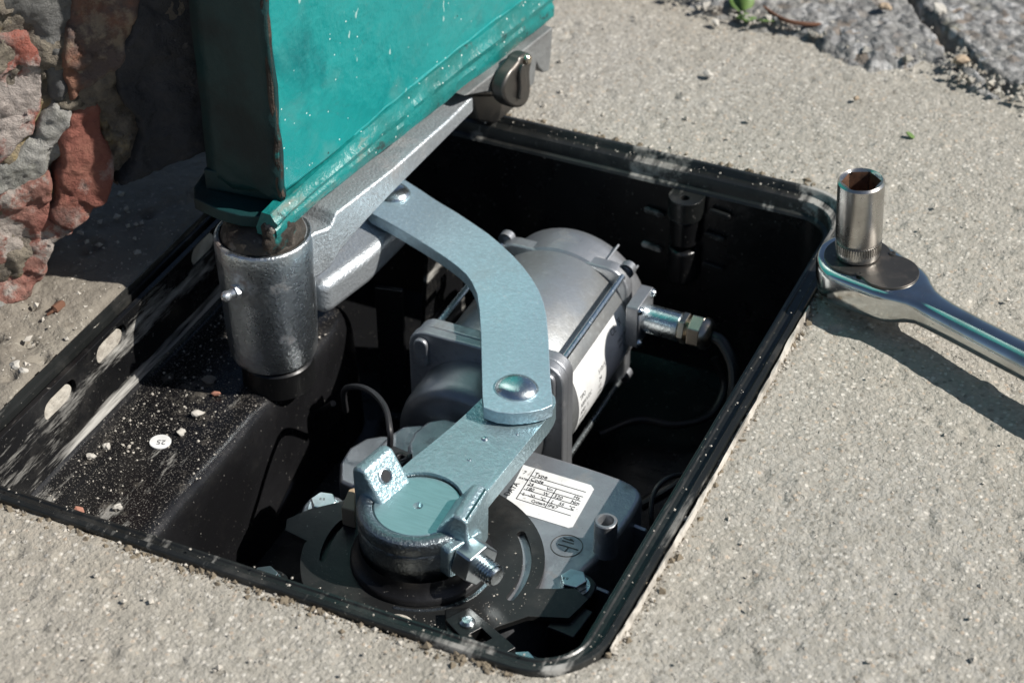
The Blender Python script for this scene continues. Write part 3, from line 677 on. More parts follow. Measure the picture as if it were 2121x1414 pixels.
# stop block (bottom)
c0 = P(968, 1290, DZ + .008); sa_ = math.atan2(*(P(1045, 1365, DZ + .008) - c0).yx)
Mk = Matrix.Translation((c0.x, c0.y, DZ)) @ Matrix.Rotation(sa_, 4, 'Z')
stp = prism('stop_block', [(-.010, -.0085), (.032, -.0105), (.032, .0105), (-.010, .0085)], .0005, .0085, MT['black'], gT, holes=[[(.008, -.004), (.018, -.004), (.018, .004), (.008, .004)], circ((.026, 0), .002, 10)], M=Mk, bevel=.0008, label='black stop block with a slot')
lathe('screw', [(0, .0030), (.003, .0026), (.0045, .0010), (.0046, 0)], MT['zinc_bright'], stp, Mk @ Matrix.Translation((0, 0, .0085)), n=20)
prism('stop_block', [(-.006, -.010), (.008, -.010), (.008, .010), (-.006, .010)], .0, .006, MT['black'], gT, M=Matrix.Translation((P(945, 1300, DZ).x, P(945, 1300, DZ).y, DZ)) @ Matrix.Rotation(.5, 4, 'Z'), bevel=.0008)
c1 = P(1180, 1240, DZ)
prism('stop_tab', [(-.009, -.012), (.009, -.014), (.011, .010), (-.006, .014)], -.030, -.004, MT['black'], gT, M=Matrix.Translation((c1.x + .004, c1.y - .01, DZ)), bevel=.001)
# round washer with white dirt at the near wall
wp = P(818, 1287, -.048)
lathe('dirty_washer', [(.0035, .0), (.0035, .0014), (.0042, .0018), (.0105, .0018), (.0115, .0012), (.0115, 0)], MT['dirt'], gT, Matrix.Translation((wp.x, wp.y, DZ + .0002)) , n=30, label='dirt-caked washer at the near edge')
# motor body
AX, AZ = .2295, -.0755
def MY(y0): return Matrix(((1, 0, 0, AX), (0, 0, 1, y0), (0, -1, 0, AZ), (0, 0, 0, 1)))     # local z -> world +y, local y -> world -z
hw = .0555
fl = rrect(-hw, -hw, hw, hw, .013, 5)
prism('front_flange', fl, 0, .0085, MT['alu'], gT, M=MY(.2665), bevel=.0018)
prism('rear_flange', [(x * .985, y * .985) for x, y in fl], .0090, .019, MT['alu'], gT, M=MY(.2665), bevel=.0018)
# fillets of the flange corners: bosses
for sx in (-1, 1):
    for sy in (-1, 1):
        prism('corner_boss', slot(0, 0, .006, .0052), 0, .004, MT['alu'], gT, M=MY(.2630) @ Matrix.Translation((sx * .0452, sy * .040, 0)) @ Matrix.Rotation(math.pi / 2, 4, 'Z'), bevel=.0015)
# gearbox neck (dark dome)
lathe('gearbox_neck', [(0, -.034), (.036, -.034), (.0415, -.0325), (.0450, -.0285), (.0465, -.022), (.0468, 0)], MT['neck'], gT, MY(.2664) @ Matrix.Translation((-.004, .004, 0)), n=64)
lathe('motor_barrel', [(.0460, 0), (.0528, .0005), (.0538, .004), (.0538, .102), (.0528, .1035), (.047, .104)], MT['shell'], gT, MY(.2856), n=96)
# rear cap: squarish collar and dome
prism('rear_collar', rrect(-.050, -.050, .050, .050, .016, 6), 0, .011, MT['alu'], gT, M=MY(.3890), bevel=.002)
lathe('rear_cap', [(.0515, -.006), (.0545, -.004), (.0545, .016), (.053, .024), (.047, .031), (.034, .035), (0, .036)], MT['alu'], gT, MY(.3950), n=72)
for a_, l in ((58, .008), (38, .008)):
    c_, s_ = math.cos(R_(a_)), -math.sin(R_(a_))
    prism('cooling_fin', [(.050, -.0013), (.050 + l, -.0008), (.050 + l, .0008), (.050, .0013)], 0, .022, MT['alu'], gT, M=MY(.398) @ Matrix.Rotation(-R_(a_), 4, 'Z'), bevel=.0005)
# tie rods
for sx in (-1, 1):
    for sy in (-1, 1):
        x, z = AX + sx * .0455, AZ + sy * .0455
        o = tube('tie_rod', [(x, .2845, z), (x, .33, z), (x, .390, z)], .0022, MT['zinc_bright'], gT, n=12, k=2)
        lathe('rod_collar', [(.0055, 0), (.0055, .006), (.0035, .008), (0, .008)], MT['alu'], gT, frame((x, .3965, z), (0, 1, 0)), n=16)
# motor label wrapped round the barrel
RL = .0538
def wrap(u, v, lift=.0003):          # u along the axis (+y), v up the barrel (angle)
    a_ = v / RL
    return Vector((AX + (RL + lift) * math.cos(a_), .2865 + u, AZ + (RL + lift) * math.sin(a_)))
V, F = [], []; nu, nv = 10, 24; u0, u1, v0, v1 = .010, .098, -.043, .0275
for i in range(nv + 1):
    for j in range(nu + 1):
        V.append(wrap(u0 + (u1 - u0) * j / nu, v0 + (v1 - v0) * i / nv))
for i in range(nv):
    for j in range(nu): a = i * (nu + 1) + j; F.append((a, a + 1, a + nu + 2, a + nu + 1))
ml = link('motor_label', mesh(V, F), MT['white'], gT, 'white rating label wrapped round the barrel')
def mtext(s, u, v, size, sx=1.0):
    text('lettering', s, size, None, MT['ink'], ml, wfun=lambda q: wrap(u + q.x, v + q.y, .00042), sx=sx)
for k, (s, s2) in enumerate((('TIPO', '51015'), ('ARM.V.DC', '24'), ('AMP   5', 'I.F.'), ('WATT', '100'), ('RPM', '1500'), ('COD', '200015'), ('N.', '0034'))):
    mtext(s, u0 + .003, .006 - k * .0062, .0048, .85); mtext(s2, u0 + .034, .006 - k * .0062, .0050, .95)
mtext('CE', u1 - .026, .0175, .0068); mtext('MADE IN', u1 - .020, .008, .0036); mtext('SPM', u1 - .019, .003, .004)
bn = []
for p, q in (((0, 0), (.0035, .0055)), ((.0035, 0), (0, .0055)), ((.0002, .0056), (.0036, .0056)), ((.0008, .0056), (.0011, .0005)), ((.0030, .0056), (.0027, .0005))):
    v, f = prism_data([Vector((p[0] - .0002, p[1])), Vector((p[0] + .0002, p[1])), Vector((q[0] + .0002, q[1])), Vector((q[0] - .0002, q[1]))], 0, .0001)
    bn.append(([wrap(u1 - .0125 + x, .0175 + y, .00035 + z) for x, y, z in v], f, None))
joined('bin_symbol', bn, MT['ink'], ml)
# cable gland
gp = P(1345, 672, -.055); GY = .387; GZ = -.057
gx = AX + .0535
prism('gland_plate', rrect(-.0145, -.017, .0145, .017, .002, 3), -.006, .003, MT['alu'], gT, M=frame((gx + .008, GY, GZ), (1, 0, 0), (0, 1, 0)), bevel=.0008)
Mg = frame((gx + .011, GY, GZ), (1, -.03, .02))
lathe('gland_body', [(0, 0), (.0098, 0), (.0100, .001), (.0100, .026), (.009, .027), (0, .027)], MT['zinc_bright'], gT, Mg, n=36)
for z0_, z1_, r_, rt in ((.027, .0315, .0112, 5), (.034, .043, .0118, 20)):
    prism('hex_nut', hexpts(r_, rt), z0_, z1_, MT['nickel'], gT, M=Mg, bevel=.0007)
lathe('gland_thread', [(.0085, .031), (.0095, .0316), (.0085, .0322), (.0095, .0328), (.0085, .0334), (.0095, .034)], MT['nickel'], gT, Mg, n=28)
lathe('gland_cap', [(.0112, .043), (.0108, .046), (.0090, .0485), (.0055, .050), (.0055, .048)], MT['nickel'], gT, Mg, n=28)
for dy, dz in ((.0115, .0135), (-.0115, .0135), (.0115, -.0135), (-.0115, -.0135)):
    lathe('screw', [(0, .0028), (.0018, .0026), (.0030, .0012), (.0032, 0)], MT['zinc_bright'], gT, frame((gx + .011, GY + dy, GZ + dz), (1, 0, 0)), n=16)
e0 = Mg @ Vector((0, 0, .047))
tube('motor_cable', [e0, e0 + Vector((.012, -.004, -.002)), e0 + Vector((.024, -.014, -.016)), e0 + Vector((.026, -.03, -.045)), e0 + Vector((.012, -.055, -.075)), e0 + Vector((-.015, -.08, -.095))], .0042, MT['rubber'], gT, n=12)
# micro switch block with its lead
sw = P(822, 942, -.045)
Ms = Matrix.Translation((sw.x, sw.y, -.052)) @ Matrix.Rotation(R_(-8), 4, 'Z')
msw = prism('sensor_block', [(-.0075, -.0065), (.0075, -.0065), (.0075, .0065), (-.0075, .0065)], -.004, .007, MT['cable'], gT, holes=[circ((.003, 0), .0021, 12)], M=Ms, bevel=.0007, label='small dark sensor block with a screw hole')
lathe('screw', [(.0026, .0), (.0040, .0004), (.0044, .0001), (.0044, -.001)], MT['black'], msw, Ms @ Matrix.Translation((.003, 0, .0072)), n=16)

# leads: loose thin cables
def cable(label, pts, r, mat='cable'):
    o = tube('cable', pts, r, MT[mat], None, n=10, k=7); tag(o, label, 'cable', 'loose cables in the box'); return o
cable('thin black lead looping up from the small sensor block left of the motor', [P(808, 925, -.047), P(808, 895, -.035), P(800, 850, -.03), P(780, 820, -.03), P(752, 803, -.035), P(722, 802, -.045), P(712, 815, -.06), P(716, 850, -.09)], .0021)
cable('thin dark cable curving down the right side of the box behind the cover', [P(1425, 982, -.09), P(1390, 987, -.085), P(1362, 1008, -.085), P(1350, 1040, -.09), P(1350, 1085, -.10), P(1362, 1120, -.12)], .0017)
cable('black cable coiled on the floor of the box right of the motor', [P(1480, 740, -.12), P(1500, 800, -.14), P(1470, 860, -.15), P(1400, 880, -.15), P(1320, 870, -.15), P(1240, 900, -.15)], .003, 'rubber')
cable('dark cable hanging against the ledge wall left of the gearbox', [P(690, 835, -.09), P(640, 870, -.12), P(618, 930, -.13), P(600, 1010, -.14), P(560, 1080, -.15)], .0022, 'rubber')
cable('blue-black conduit standing at the near right corner of the box', [P(1238, 1130, -.13), P(1215, 1200, -.115), P(1195, 1270, -.11), P(1175, 1330, -.11), P(1150, 1385, -.12)], .006, 'rubber')

# ------------------------------------------------------------------ crank lever
kT = thing('crank_lever', 'short galvanised crank with a round clevis end and side bolt, on the black dial', 'lever', (.2595, .111, DZ))
KC = (.2595, .1115); KT = -.0145; ka = 83
cp = [P(832, 961, KT), P(922, 891, KT), P(985, 842, KT)]
kpl = [(.236, .124), (.2375, .140), (.2425, .160), (.2490, .190), (.2520, .213), (.2545, .226), (.262, .237), (.274, .241), (.287, .239), (.2955, .232), (.2975, .220), (.2965, .202), (.2945, .170), (.2925, .140), (.292, .124), (.278, .118), (.250, .118)]
kpl = [(x, y) for x, y in kpl[:-3]]
kpl = chaikin(kpl + [(.292, .1225)] + [(x, y) for x, y in circ(KC, .0272, 10, 22, 158)] + [(.234, .1225)], 1)
prism('crank_plate', kpl, KT - .0135, KT, MT['zinc_crank'], kT, bevel=.0030, seg=4)
# clevis body
lathe('clevis_body', [(0, KT - .036), (.0335, KT - .036), (.0350, KT - .034), (.0362, KT - .012), (.0355, KT - .0105), (.0362, KT - .009), (.0362, KT - .004), (.0352, KT - .0020), (.0325, KT - .0006), (.0290, KT - .0008), (.0268, KT - .0022), (.0266, KT - .005), (0, KT - .005)], MT['clevis'], kT, Matrix.Translation((*KC, 0)), n=72)
lathe('pivot_cap', [(0, -.0035), (.0012, -.0035), (.0030, 0), (.0255, 0), (.0262, -.0008), (.0262, -.003)], MT['cap'], kT, Matrix.Translation((*KC, KT - .0026)), n=64, label='round teal-tinted cap with a centre dimple')
def lug(adeg, wdt, top, inner, name='lug', w2=None, outer=.0385):
    a_ = R_(adeg); M = Matrix(((math.cos(a_), 0, -math.sin(a_), KC[0]), (math.sin(a_), 0, math.cos(a_), KC[1]), (0, 1, 0, 0), (0, 0, 0, 1)))
    w2 = w2 or wdt
    prof = [(outer, KT - .028), (outer + .001, top - .003), (outer - .003, top), (outer - .0085, top), (inner, KT - .0055), (inner, KT - .028)]
    n = len(prof); V = [(x, y, -wdt) for x, y in prof] + [(x, y, w2) for x, y in prof]
    F = [tuple(range(n)), tuple(range(2 * n - 1, n - 1, -1))] + [(i, (i + 1) % n, (i + 1) % n + n, i + n) for i in range(n)]
    return link(name, mesh(V, F, M), MT['zinc_crank'], kT, bevel=.0034, seg=4)
lug(168, .0150, .0025, .0155, w2=.0125)
lug(2, .017, -.0010, .0165, w2=.015)
# threaded hole in the left lug (bright rings, its shade a black disc)
ra = Vector((math.cos(R_(168)), math.sin(R_(168)), 0)); hn = (-ra * .843 + Vector((0, 0, .538))).normalized()
hp = Vector((KC[0], KC[1], 0)) + ra * .0243; hp.z = -.0068
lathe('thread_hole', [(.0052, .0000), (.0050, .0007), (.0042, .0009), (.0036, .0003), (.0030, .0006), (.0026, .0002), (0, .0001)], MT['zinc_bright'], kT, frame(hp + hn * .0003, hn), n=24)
lathe('bore_shade_disc', [(.0035, .0004), (.0035, .0006), (0, .0006)], MT['rubber'], kT, frame(hp + hn * .0003, hn), n=24)  # flat black disc stands for the shade inside the hole
# side screw and nut
na = R_(-21); nd = Vector((math.cos(na), math.sin(na), -.02)).normalized(); n0 = Vector((KC[0], KC[1], -.0285)) + nd * .034
Mn = frame(n0, nd)
prism('nut_seat', rrect(-.0135, -.011, .0135, .011, .003, 3), -.010, .0068, MT['zinc_crank'], kT, M=Mn, bevel=.0018)
prism('hex_nut', hexpts(.0136, 12), .0072, .0195, MT['bolt'], kT, M=Mn, bevel=.0011, seg=3)
pr_ = [(0, .0190)]; z_ = .0190
while z_ < .0305: pr_ += [(.0068, z_), (.0068, z_ + .0006), (.0053, z_ + .0011), (.0053, z_ + .0015)]; z_ += .0021
pr_ += [(.0060, z_), (.0050, z_ + .0008), (0, z_ + .0008)]
lathe('set_screw', pr_, MT['zinc_bright'], kT, Mn, n=32, ang=20)
# small spatters on the crank plate
for px, py, r_ in ((1004, 909, .0022), (972, 952, .0013), (1071, 899, .001)):
    q = P(px, py, KT); lathe('weld_spatter', [(0, r_ * .7), (r_ * .6, r_ * .55), (r_, 0)], MT['zinc_bright'], kT, Matrix.Translation((q.x, q.y, KT)), n=12)

# ------------------------------------------------------------------ curved link arm
AZt = -.0035
cT = thing('curved_link_arm', 'curved flat blue-grey galvanised steel arm with two domed rivets, linking crank and hinge lever', 'arm', (.2, .3, AZt))
ol = [(840, 373), (873, 394), (906, 416), (945, 439), (983, 464), (1012, 484), (1038, 506), (1064, 530), (1085, 553), (1102, 576), (1116, 600), (1126, 625), (1132, 652), (1136, 700), (1140, 778), (1144, 822),
      (1145, 838), (1125, 847), (1096, 853), (1062, 856), (1030, 853), (1001, 843), (999, 820), (998, 778), (997, 735), (996, 690), (993, 642), (988, 608), (978, 585), (966, 568), (950, 553), (930, 538), (905, 521), (868, 498), (828, 474), (800, 458), (768, 441), (750, 422), (748, 398), (762, 376), (785, 362), (812, 360)]
op = [P(x, y, AZt) for x, y in ol]
prism('arm_plate', [(p.x, p.y) for p in op], AZt - .0092, AZt, MT['zinc'], cT, bevel=.0007, seg=2, ang=40)
for (px, py, r_) in ((1070, 801, .0142), (812, 398, .0135)):
    q = P(px, py, AZt + .001)
    lathe('rivet', [(0, .0052), (r_ * .35, .0050), (r_ * .62, .0043), (r_ * .82, .0030), (r_ * .95, .0012), (r_, .0001), (r_ * .98, -.001)], MT['zinc_bright'], cT, Matrix.Translation((q.x, q.y, AZt)) @ Matrix.Scale(.9, 4, (0, 1, 0)), n=48, ang=60)

# ------------------------------------------------------------------ hinge lever (barrel and fork)
hT = thing('hinge_lever', 'heavy galvanised barrel with two forked bars carrying the green gate, standing on the ledge', 'hinge', (hc.x, hc.y, LZ))
BB, BT = LZ + .0175, .049
def barrel():
    n = 96; V, F = [], []
    prof = [(.0, BB), (.0250, BB), (.0278, BB + .0022), (.0292, BB + .0065), (.0300, BB + .02), (.0312, BT - .03), (.0318, BT - .012), (.0318, BT - .0022), (.0312, BT - .0008), (.0300, BT), (.0285, BT), (.0278, BT - .002), (.0278, BT - .012), (0, BT - .012)]
    for r, z in prof:
        for i in range(n):
            a_ = 2 * math.pi * i / n; rr = r
            dg = math.degrees(a_)
            if r > .0285 and 243 <= dg <= 260: rr = r + .0007    # narrow flat parting band
            V.append((hc.x + rr * math.cos(a_), hc.y + rr * math.sin(a_), z))
    for k in range(len(prof) - 1):
        for i in range(n):
            j = (i + 1) % n; F.append((k * n + i, k * n + j, (k + 1) * n + j, (k + 1) * n + i))
    return link('barrel', mesh(V, F), MT['zinc_rough'], hT, ang=28)
barrel()
# upper fork bar: loft of sections hub -> tip
ub = math.radians(81.5); uu = Vector((math.cos(ub), math.sin(ub), 0)); un_ = Vector((math.sin(ub), -math.cos(ub), 0))
def bar_loft(name, secs, mat, bevel):
    V, F = [], []
    for (rx, ry, wl, zt, zb, ch) in secs:      # right edge point, width to the left, z top, z bottom, step
        p = Vector((rx, ry, 0)); l = p - un_ * wl
        V += [(p.x, p.y, zt), (l.x, l.y, zt), (l.x, l.y, zb), (p.x, p.y, zb)]
    for k in range(len(secs) - 1):
        for i in range(4): F.append((k * 4 + i, k * 4 + (i + 1) % 4, (k + 1) * 4 + (i + 1) % 4, (k + 1) * 4 + i))
    F += [(0, 1, 2, 3), tuple(reversed([len(V) - 4 + i for i in range(4)]))]
    return link(name, mesh(V, F), mat, hT, bevel=bevel, seg=3, ang=20)
def PR(px, py, z):
    q = P(px, py, z); return q.x, q.y
BP = .056
A0, A1, A2, A3, A4 = (.1250, .2616), (.1257, .2685), (.1349, .3301), (.1412, .4037), (.1425, .436)
bar_loft('upper_bar', [(hc.x + .0290, hc.y + .004, .050, BT - .0004, .0150, 0), (hc.x + .0315, hc.y + .013, .050, BT - .0004, .0145, 0), (.1236, .2590, .045, BT - .0004, .018, 0), (*A0, .040, BT + .0002, .021, 0), (*A1, .040, BP - .0006, .0245, 0), (.1300, .2960, .040, BP - .0006, .032, 0), (*A2, .040, BP - .0008, .038, 0), (*A3, .040, BP - .001, .0425, 0), (*A4, .036, BP - .001, .0425, 0)], MT['zinc_bar'], .0022)
bar_loft('lower_bar', [(*PR(672, 592, -.0155), .040, -.0155, -.043, 0), (*PR(762, 527, -.0155), .034, -.0155, -.042, 0), (*PR(835, 465, -.0155), .030, -.0155, -.038, 0), (*PR(893, 408, -.0155), .028, -.0155, -.032, 0)], MT['zinc_bar'], .0075)
# web between bars and barrel
# grease nipple
gn = Vector((math.cos(R_(-97)), math.sin(R_(-97)), .0)); g0 = Vector((hc.x, hc.y, 0)) + gn * .0312; g0.z = .0215
gn = Vector((-.42, -.90, -.02)).normalized()
Mg2 = frame(g0 - gn * .001, gn)
gnp = lathe('grease_nipple', [(.0030, .003), (.0034, .004), (.0030, .0055), (.0026, .0065), (.0034, .0078), (.0035, .0095), (.0030, .0112), (.0018, .0120), (.0008, .0118), (0, .0112)], MT['grease'], hT, Mg2, n=24)
prism('hex_collar', hexpts(.0052, 10), 0, .0034, MT['grease'], gnp, M=Mg2, bevel=.0005)

# ------------------------------------------------------------------ gate leaf
GZ0 = .064
g0_ = P(598, 471, GZ0); ga = R_(82); gu = Vector((math.cos(ga), math.sin(ga), 0)); gn_ = Vector((math.sin(ga), -math.cos(ga), 0))
G0 = Vector((g0_.x, g0_.y, 0)) - gn_ * .006
gateT = thing('gate_leaf', 'teal green painted steel gate leaf with chipped paint, resting on the galvanised hinge', 'gate', (G0.x, G0.y, GZ0))
def GS(px, py, off=0.0):
    p = PV(px, py, G0 + gn_ * off, gn_); return (p - G0).dot(gu), p.z
s_end, _ = GS(1150, 28, .006)
cs, cz = GS(585, 402)
TOPZ = 1.15
MG = Matrix(((gu.x, 0, gn_.x, G0.x), (gu.y, 0, gn_.y, G0.y), (0, 1, 0, 0), (0, 0, 0, 1)))
def gate_sheet():
    # lit face of post+panel as a gently dented heightfield
    u = np.concatenate([np.arange(cs, s_end + .001, .0035)]); v = np.concatenate([np.arange(cz - .0, .42, .0035), np.arange(.43, TOPZ, .05)])
    U, Vv = np.meshgrid(u, v)
    low = (np.interp(U, [cs, GS(709, 295)[0], GS(887, 145)[0], GS(1053, 16)[0], s_end + .1], [cz, GS(709, 295)[1] - .001, GS(887, 145)[1] - .001, GS(1053, 16)[1] - .001, GS(1053, 16)[1]]))
    Vv = np.maximum(Vv, low + (fbm(U * 60, U * 0, 3, 5) - .5) * .003)
    H = (fbm(U * 9, Vv * 9, 3, 3) - .5) * .006 + (fbm(U * 45, Vv * 45, 3, 9) - .5) * .0012
    jagx = (fbm(Vv * 45, Vv * 0 + 3, 3, 15) - .5) * .005 * (np.abs(U - cs) < .002)
    U = U + jagx
    X_ = G0.x + gu.x * U + gn_.x * H; Y_ = G0.y + gu.y * U + gn_.y * H
    me = grid_mesh(X_, Y_, Vv, np.ones((U.shape[0] - 1, U.shape[1] - 1), bool))
    o = link('face_sheet', me, MT['teal'], gateT, 'bright teal sunlit face with white specks', ang=80)
    s = o.modifiers.new('solid', 'SOLIDIFY'); s.thickness = .003; s.offset = 1 if False else -1
    return o
gs = gate_sheet()
TH = .056
# body behind the sheet
prism('leaf_body', [(cs + .004, cz + .0005), (s_end - .001, cz + .002), (s_end - .001, TOPZ), (cs + .004, TOPZ)], -TH, -.0065, MT['shaded_green'], gateT, M=MG, bevel=.001)
# end face of the post, crooked, its shade put into the dark green
ev = []; eF = []
nz = 40; zs_ = [cz - .003 + (TOPZ - cz) * (k / nz) ** 2 for k in range(nz + 1)]
for k, z in enumerate(zs_):
    for j in range(7):
        off = .002 - (TH + .003) * j / 6; jit = (vnoise(np.array([k * .8 + 5.]), np.array([j * .9]), 4)[0] - .5) * .0035
        zz_ = z + (.004 * math.sin(j * 1.3) if k == 0 else 0)
        ev.append(Vector((cs - .001 + jit, zz_, off)))
for k in range(nz):
    for j in range(6): a = k * 7 + j; eF.append((a, a + 1, a + 8, a + 7))
pe = link('end_plate', mesh(ev, eF, MG), MT['shaded_green'], gateT, 'dark shaded end of the gate post', ang=60)
sm = pe.modifiers.new('s', 'SOLIDIFY'); sm.thickness = .004; sm.offset = 0
# ragged weld bead along the front corner
wb = []
for k in range(60):
    z = cz - .002 + (.42 - cz) * k / 59
    j1 = (vnoise(np.array([k * .55]), np.array([2.]), 8)[0] - .5); j2 = vnoise(np.array([k * .35]), np.array([7.]), 9)[0]
    wb.append(MG @ Vector((cs - .0008 + j1 * .003, z, .0005 + j1 * .002)))
o = tube('weld_bead', wb, .0022, MT['weld'], gateT, n=8, k=2)
# bottom rail: profile (z up, n out), swept along the leaf
rs0 = cs - .016
def rail_top(s): return float(np.interp(s, [cs, GS(709, 295)[0], GS(887, 145)[0], GS(1053, 16)[0], s_end + .1], [cz, GS(709, 295)[1], GS(887, 145)[1], GS(1053, 16)[1], GS(1053, 16)[1]]))
us = np.arange(rs0, s_end + .0001, .004); nP = 15
Vr = []
rh = rail_top(.15) - GZ0
for ui, s in enumerate(us):
    tp = rail_top(s) - .0026
    h = tp - GZ0
    bk = -TH + .012 if s > cs + .002 else -.010
    lift = max(0.0, (cs - s)) * .35
    pr2 = [(-.006, bk), (0, bk), (0, max(bk, -.02)), (0, .003), (.0008, .0050), (.10 * h, .0060), (.36 * h, .0062), (.44 * h, .0048), (.50 * h, .0046), (.56 * h, .0066), (.68 * h, .0070), (.76 * h, .0050), (.90 * h, .0030), (h, .0022), (h, -.0045)]
    wb_ = (fbm(np.array([s * 25.]), np.array([3.]), 3, 6)[0] - .5)
    for q, (zz_, nn_) in enumerate(pr2):
        jt = (vnoise(np.array([s * 90.]), np.array([q * 1.7]), 12)[0] - .5) * .0010
        z_ = (GZ0 + zz_ if q else GZ0 + .004) - lift * .35 * (1 if q < 9 else 1.6)
        rag = (-wb_ * .004 if q in (2, 3, 4) else 0)
        Vr.append(Vector((s, z_ + jt + rag, nn_ + jt + wb_ * .0015)))
Fr = [(k * nP + i, k * nP + i + 1, (k + 1) * nP + i + 1, (k + 1) * nP + i) for k in range(len(us) - 1) for i in range(nP - 1)]
Fr += [tuple(range(nP)), tuple(range(len(Vr) - nP, len(Vr)))]
link('bottom_rail', mesh(Vr, Fr, MG), MT['rail'], gateT, 'ribbed bottom rail with worn beige streaks', ang=35)
# hinge plate under the post and the pin
hz = .0625
hp_ = [P(x, y, hz) for x, y in ((404, 434), (404, 410), (430, 372), (480, 335), (650, 375), (640, 425), (602, 462), (556, 474), (500, 470), (455, 458))]
prism('hinge_plate', [(p.x, p.y) for p in hp_], hz, hz + .009, MT['shaded_green'], gateT, bevel=.0012, label='dark painted plate under the post')
prism('hinge_block', [(p.x, p.y) for p in (P(425, 385, .074), P(583, 415, .074), P(640, 385, .074), P(480, 330, .074))], hz + .0095, cz + .002, MT['shaded_green'], gateT, bevel=.001)
def lump(name, c, sc_, mat, seed, label=None):
    bm = bmesh.new(); bmesh.ops.create_icosphere(bm, subdivisions=4, radius=1); co = np.array([v.co[:] for v in bm.verts])
    n_ = fbm(co[:, 0] * 1.7 + 9, co[:, 1] * 1.7 + co[:, 2] * 1.3 + 9, 4, seed) + fbm(co[:, 2] * 4 + 9, co[:, 0] * 4 + 5, 3, seed + 1) * .5
    for v, k_ in zip(bm.verts, n_): v.co = Vector((v.co.x * sc_[0], v.co.y * sc_[1], v.co.z * sc_[2])) * (.45 + .75 * k_)
    me = bpy.data.meshes.new('l'); bm.to_mesh(me); bm.free()
    me.transform(Matrix.Translation(c) @ Matrix.Rotation(ga, 4, 'Z')); return link(name, me, mat, gateT, label, ang=70)
tc = P(575, 484, GZ0 - .004); lump('torn_end', tc, (.0125, .0065, .0130), MT['weld'], 3, 'torn rusty end of the rail')
tc = P(572, 468, GZ0 + .002); lump('bare_metal_blob', tc, (.0055, .0040, .0070), MT['alu'], 8)
lathe('hinge_pin', [(0, hz - .0002), (.0120, hz - .0002), (.0185, .0605), (.0230, .0575), (.0258, .0535), (.0270, .0500), (.0276, .0480), (.0276, .040)], MT['pin'], gateT, Matrix.Translation((hc.x, hc.y, 0)), n=56)

# ------------------------------------------------------------------ lock unit under the far end of the leaf
lT = thing('release_lock', 'grey cast metal lock with dark drop-shaped key cover under the gate', 'lock', (*(G0 + gu * .2).xy, .01))
LO = .012
def GQ(px, py, off=LO): return GS(px, py, off)
lkp = [(962, 178), (1060, 100), (1105, 62), (1146, 20), (1146, 60), (1142, 122), (1138, 148), (1126, 152), (1117, 142), (1112, 132), (1108, 172), (1092, 190), (1060, 190), (1014, 192), (1006, 192)]
pts = [GQ(x, y) for x, y in lkp]
pts = [(s, min(z, GZ0 + .001)) for s, z in pts]
prism('lock_housing', pts, -.045, LO, MT['lock'], lT, M=MG, bevel=.0015)
pts = [GQ(x, y, 0) for x, y in ((972, 196), (1090, 196), (1050, 232), (1022, 256), (985, 248))]
prism('lock_base', pts, -.040, .002, MT['darksteel'], lT, M=MG, bevel=.0015)
kp = chaikin([GQ(x, y, .018) for x, y in ((1066, 112), (1086, 104), (1090, 120), (1084, 145), (1088, 185), (1076, 218), (1050, 222), (1030, 208), (1026, 180), (1040, 148), (1058, 128))], 2)
kc_ = prism('key_cover', kp, LO + .0005, LO + .012, MT['darksteel'], lT, M=MG, bevel=.003, seg=3, label='dark drop-shaped key cover')
prism('raised_rib', chaikin([GQ(x, y, .024) for x, y in ((1080, 125), (1084, 150), (1086, 183), (1068, 212), (1072, 180), (1070, 150))], 1), LO + .011, LO + .0150, MT['darksteel'], kc_, M=MG, bevel=.0015)
sc = GQ(1080, 119, .02)
lathe('screw', [(0, .0018), (.0026, .0016), (.0036, .0004), (.0036, -.002)], MT['nickel'], kc_, MG @ Matrix.Translation((sc[0], sc[1], LO + .0135)), n=18)

# ------------------------------------------------------------------ ratchet and socket
hdp = P(1777, 530, .0310); tilt = Vector((-.055, -.01, 1)).normalized(); hdir = Vector((math.cos(R_(-24.5)), math.sin(R_(-24.5)), 0)); hdir = (hdir - tilt * hdir.dot(tilt)).normalized()
RM = frame(hdp, tilt, hdir)     # origin: centre of the head's top face
rT = thing('ratchet_wrench', 'chrome ratchet wrench lying on the concrete with its head on the box rim', 'ratchet wrench', tuple(hdp))
def sect(x, hw_, zt, zb, ex):
    n = 40; out = []
    for i in range(n):
        a_ = 2 * math.pi * i / n; c_, s_ = math.cos(a_), math.sin(a_)
        out.append((x, hw_ * math.copysign(abs(c_) ** (2 / ex), c_), (zt + zb) / 2 + (zt - zb) / 2 * math.copysign(abs(s_) ** (2 / ex), s_)))
    return out
secs = []
HR = .0265
for k in range(13):
    x = -HR * math.cos(math.pi / 2 * k / 12)
    hw_ = math.sqrt(max(HR * HR - x * x, 0)); f_ = math.sin(math.pi / 2 * k / 12) ** .25
    secs.append(sect(x, max(hw_, .0004), -.0 if k > 1 else -.001 * (2 - k), -.026 * f_ - .0005, 5.5))
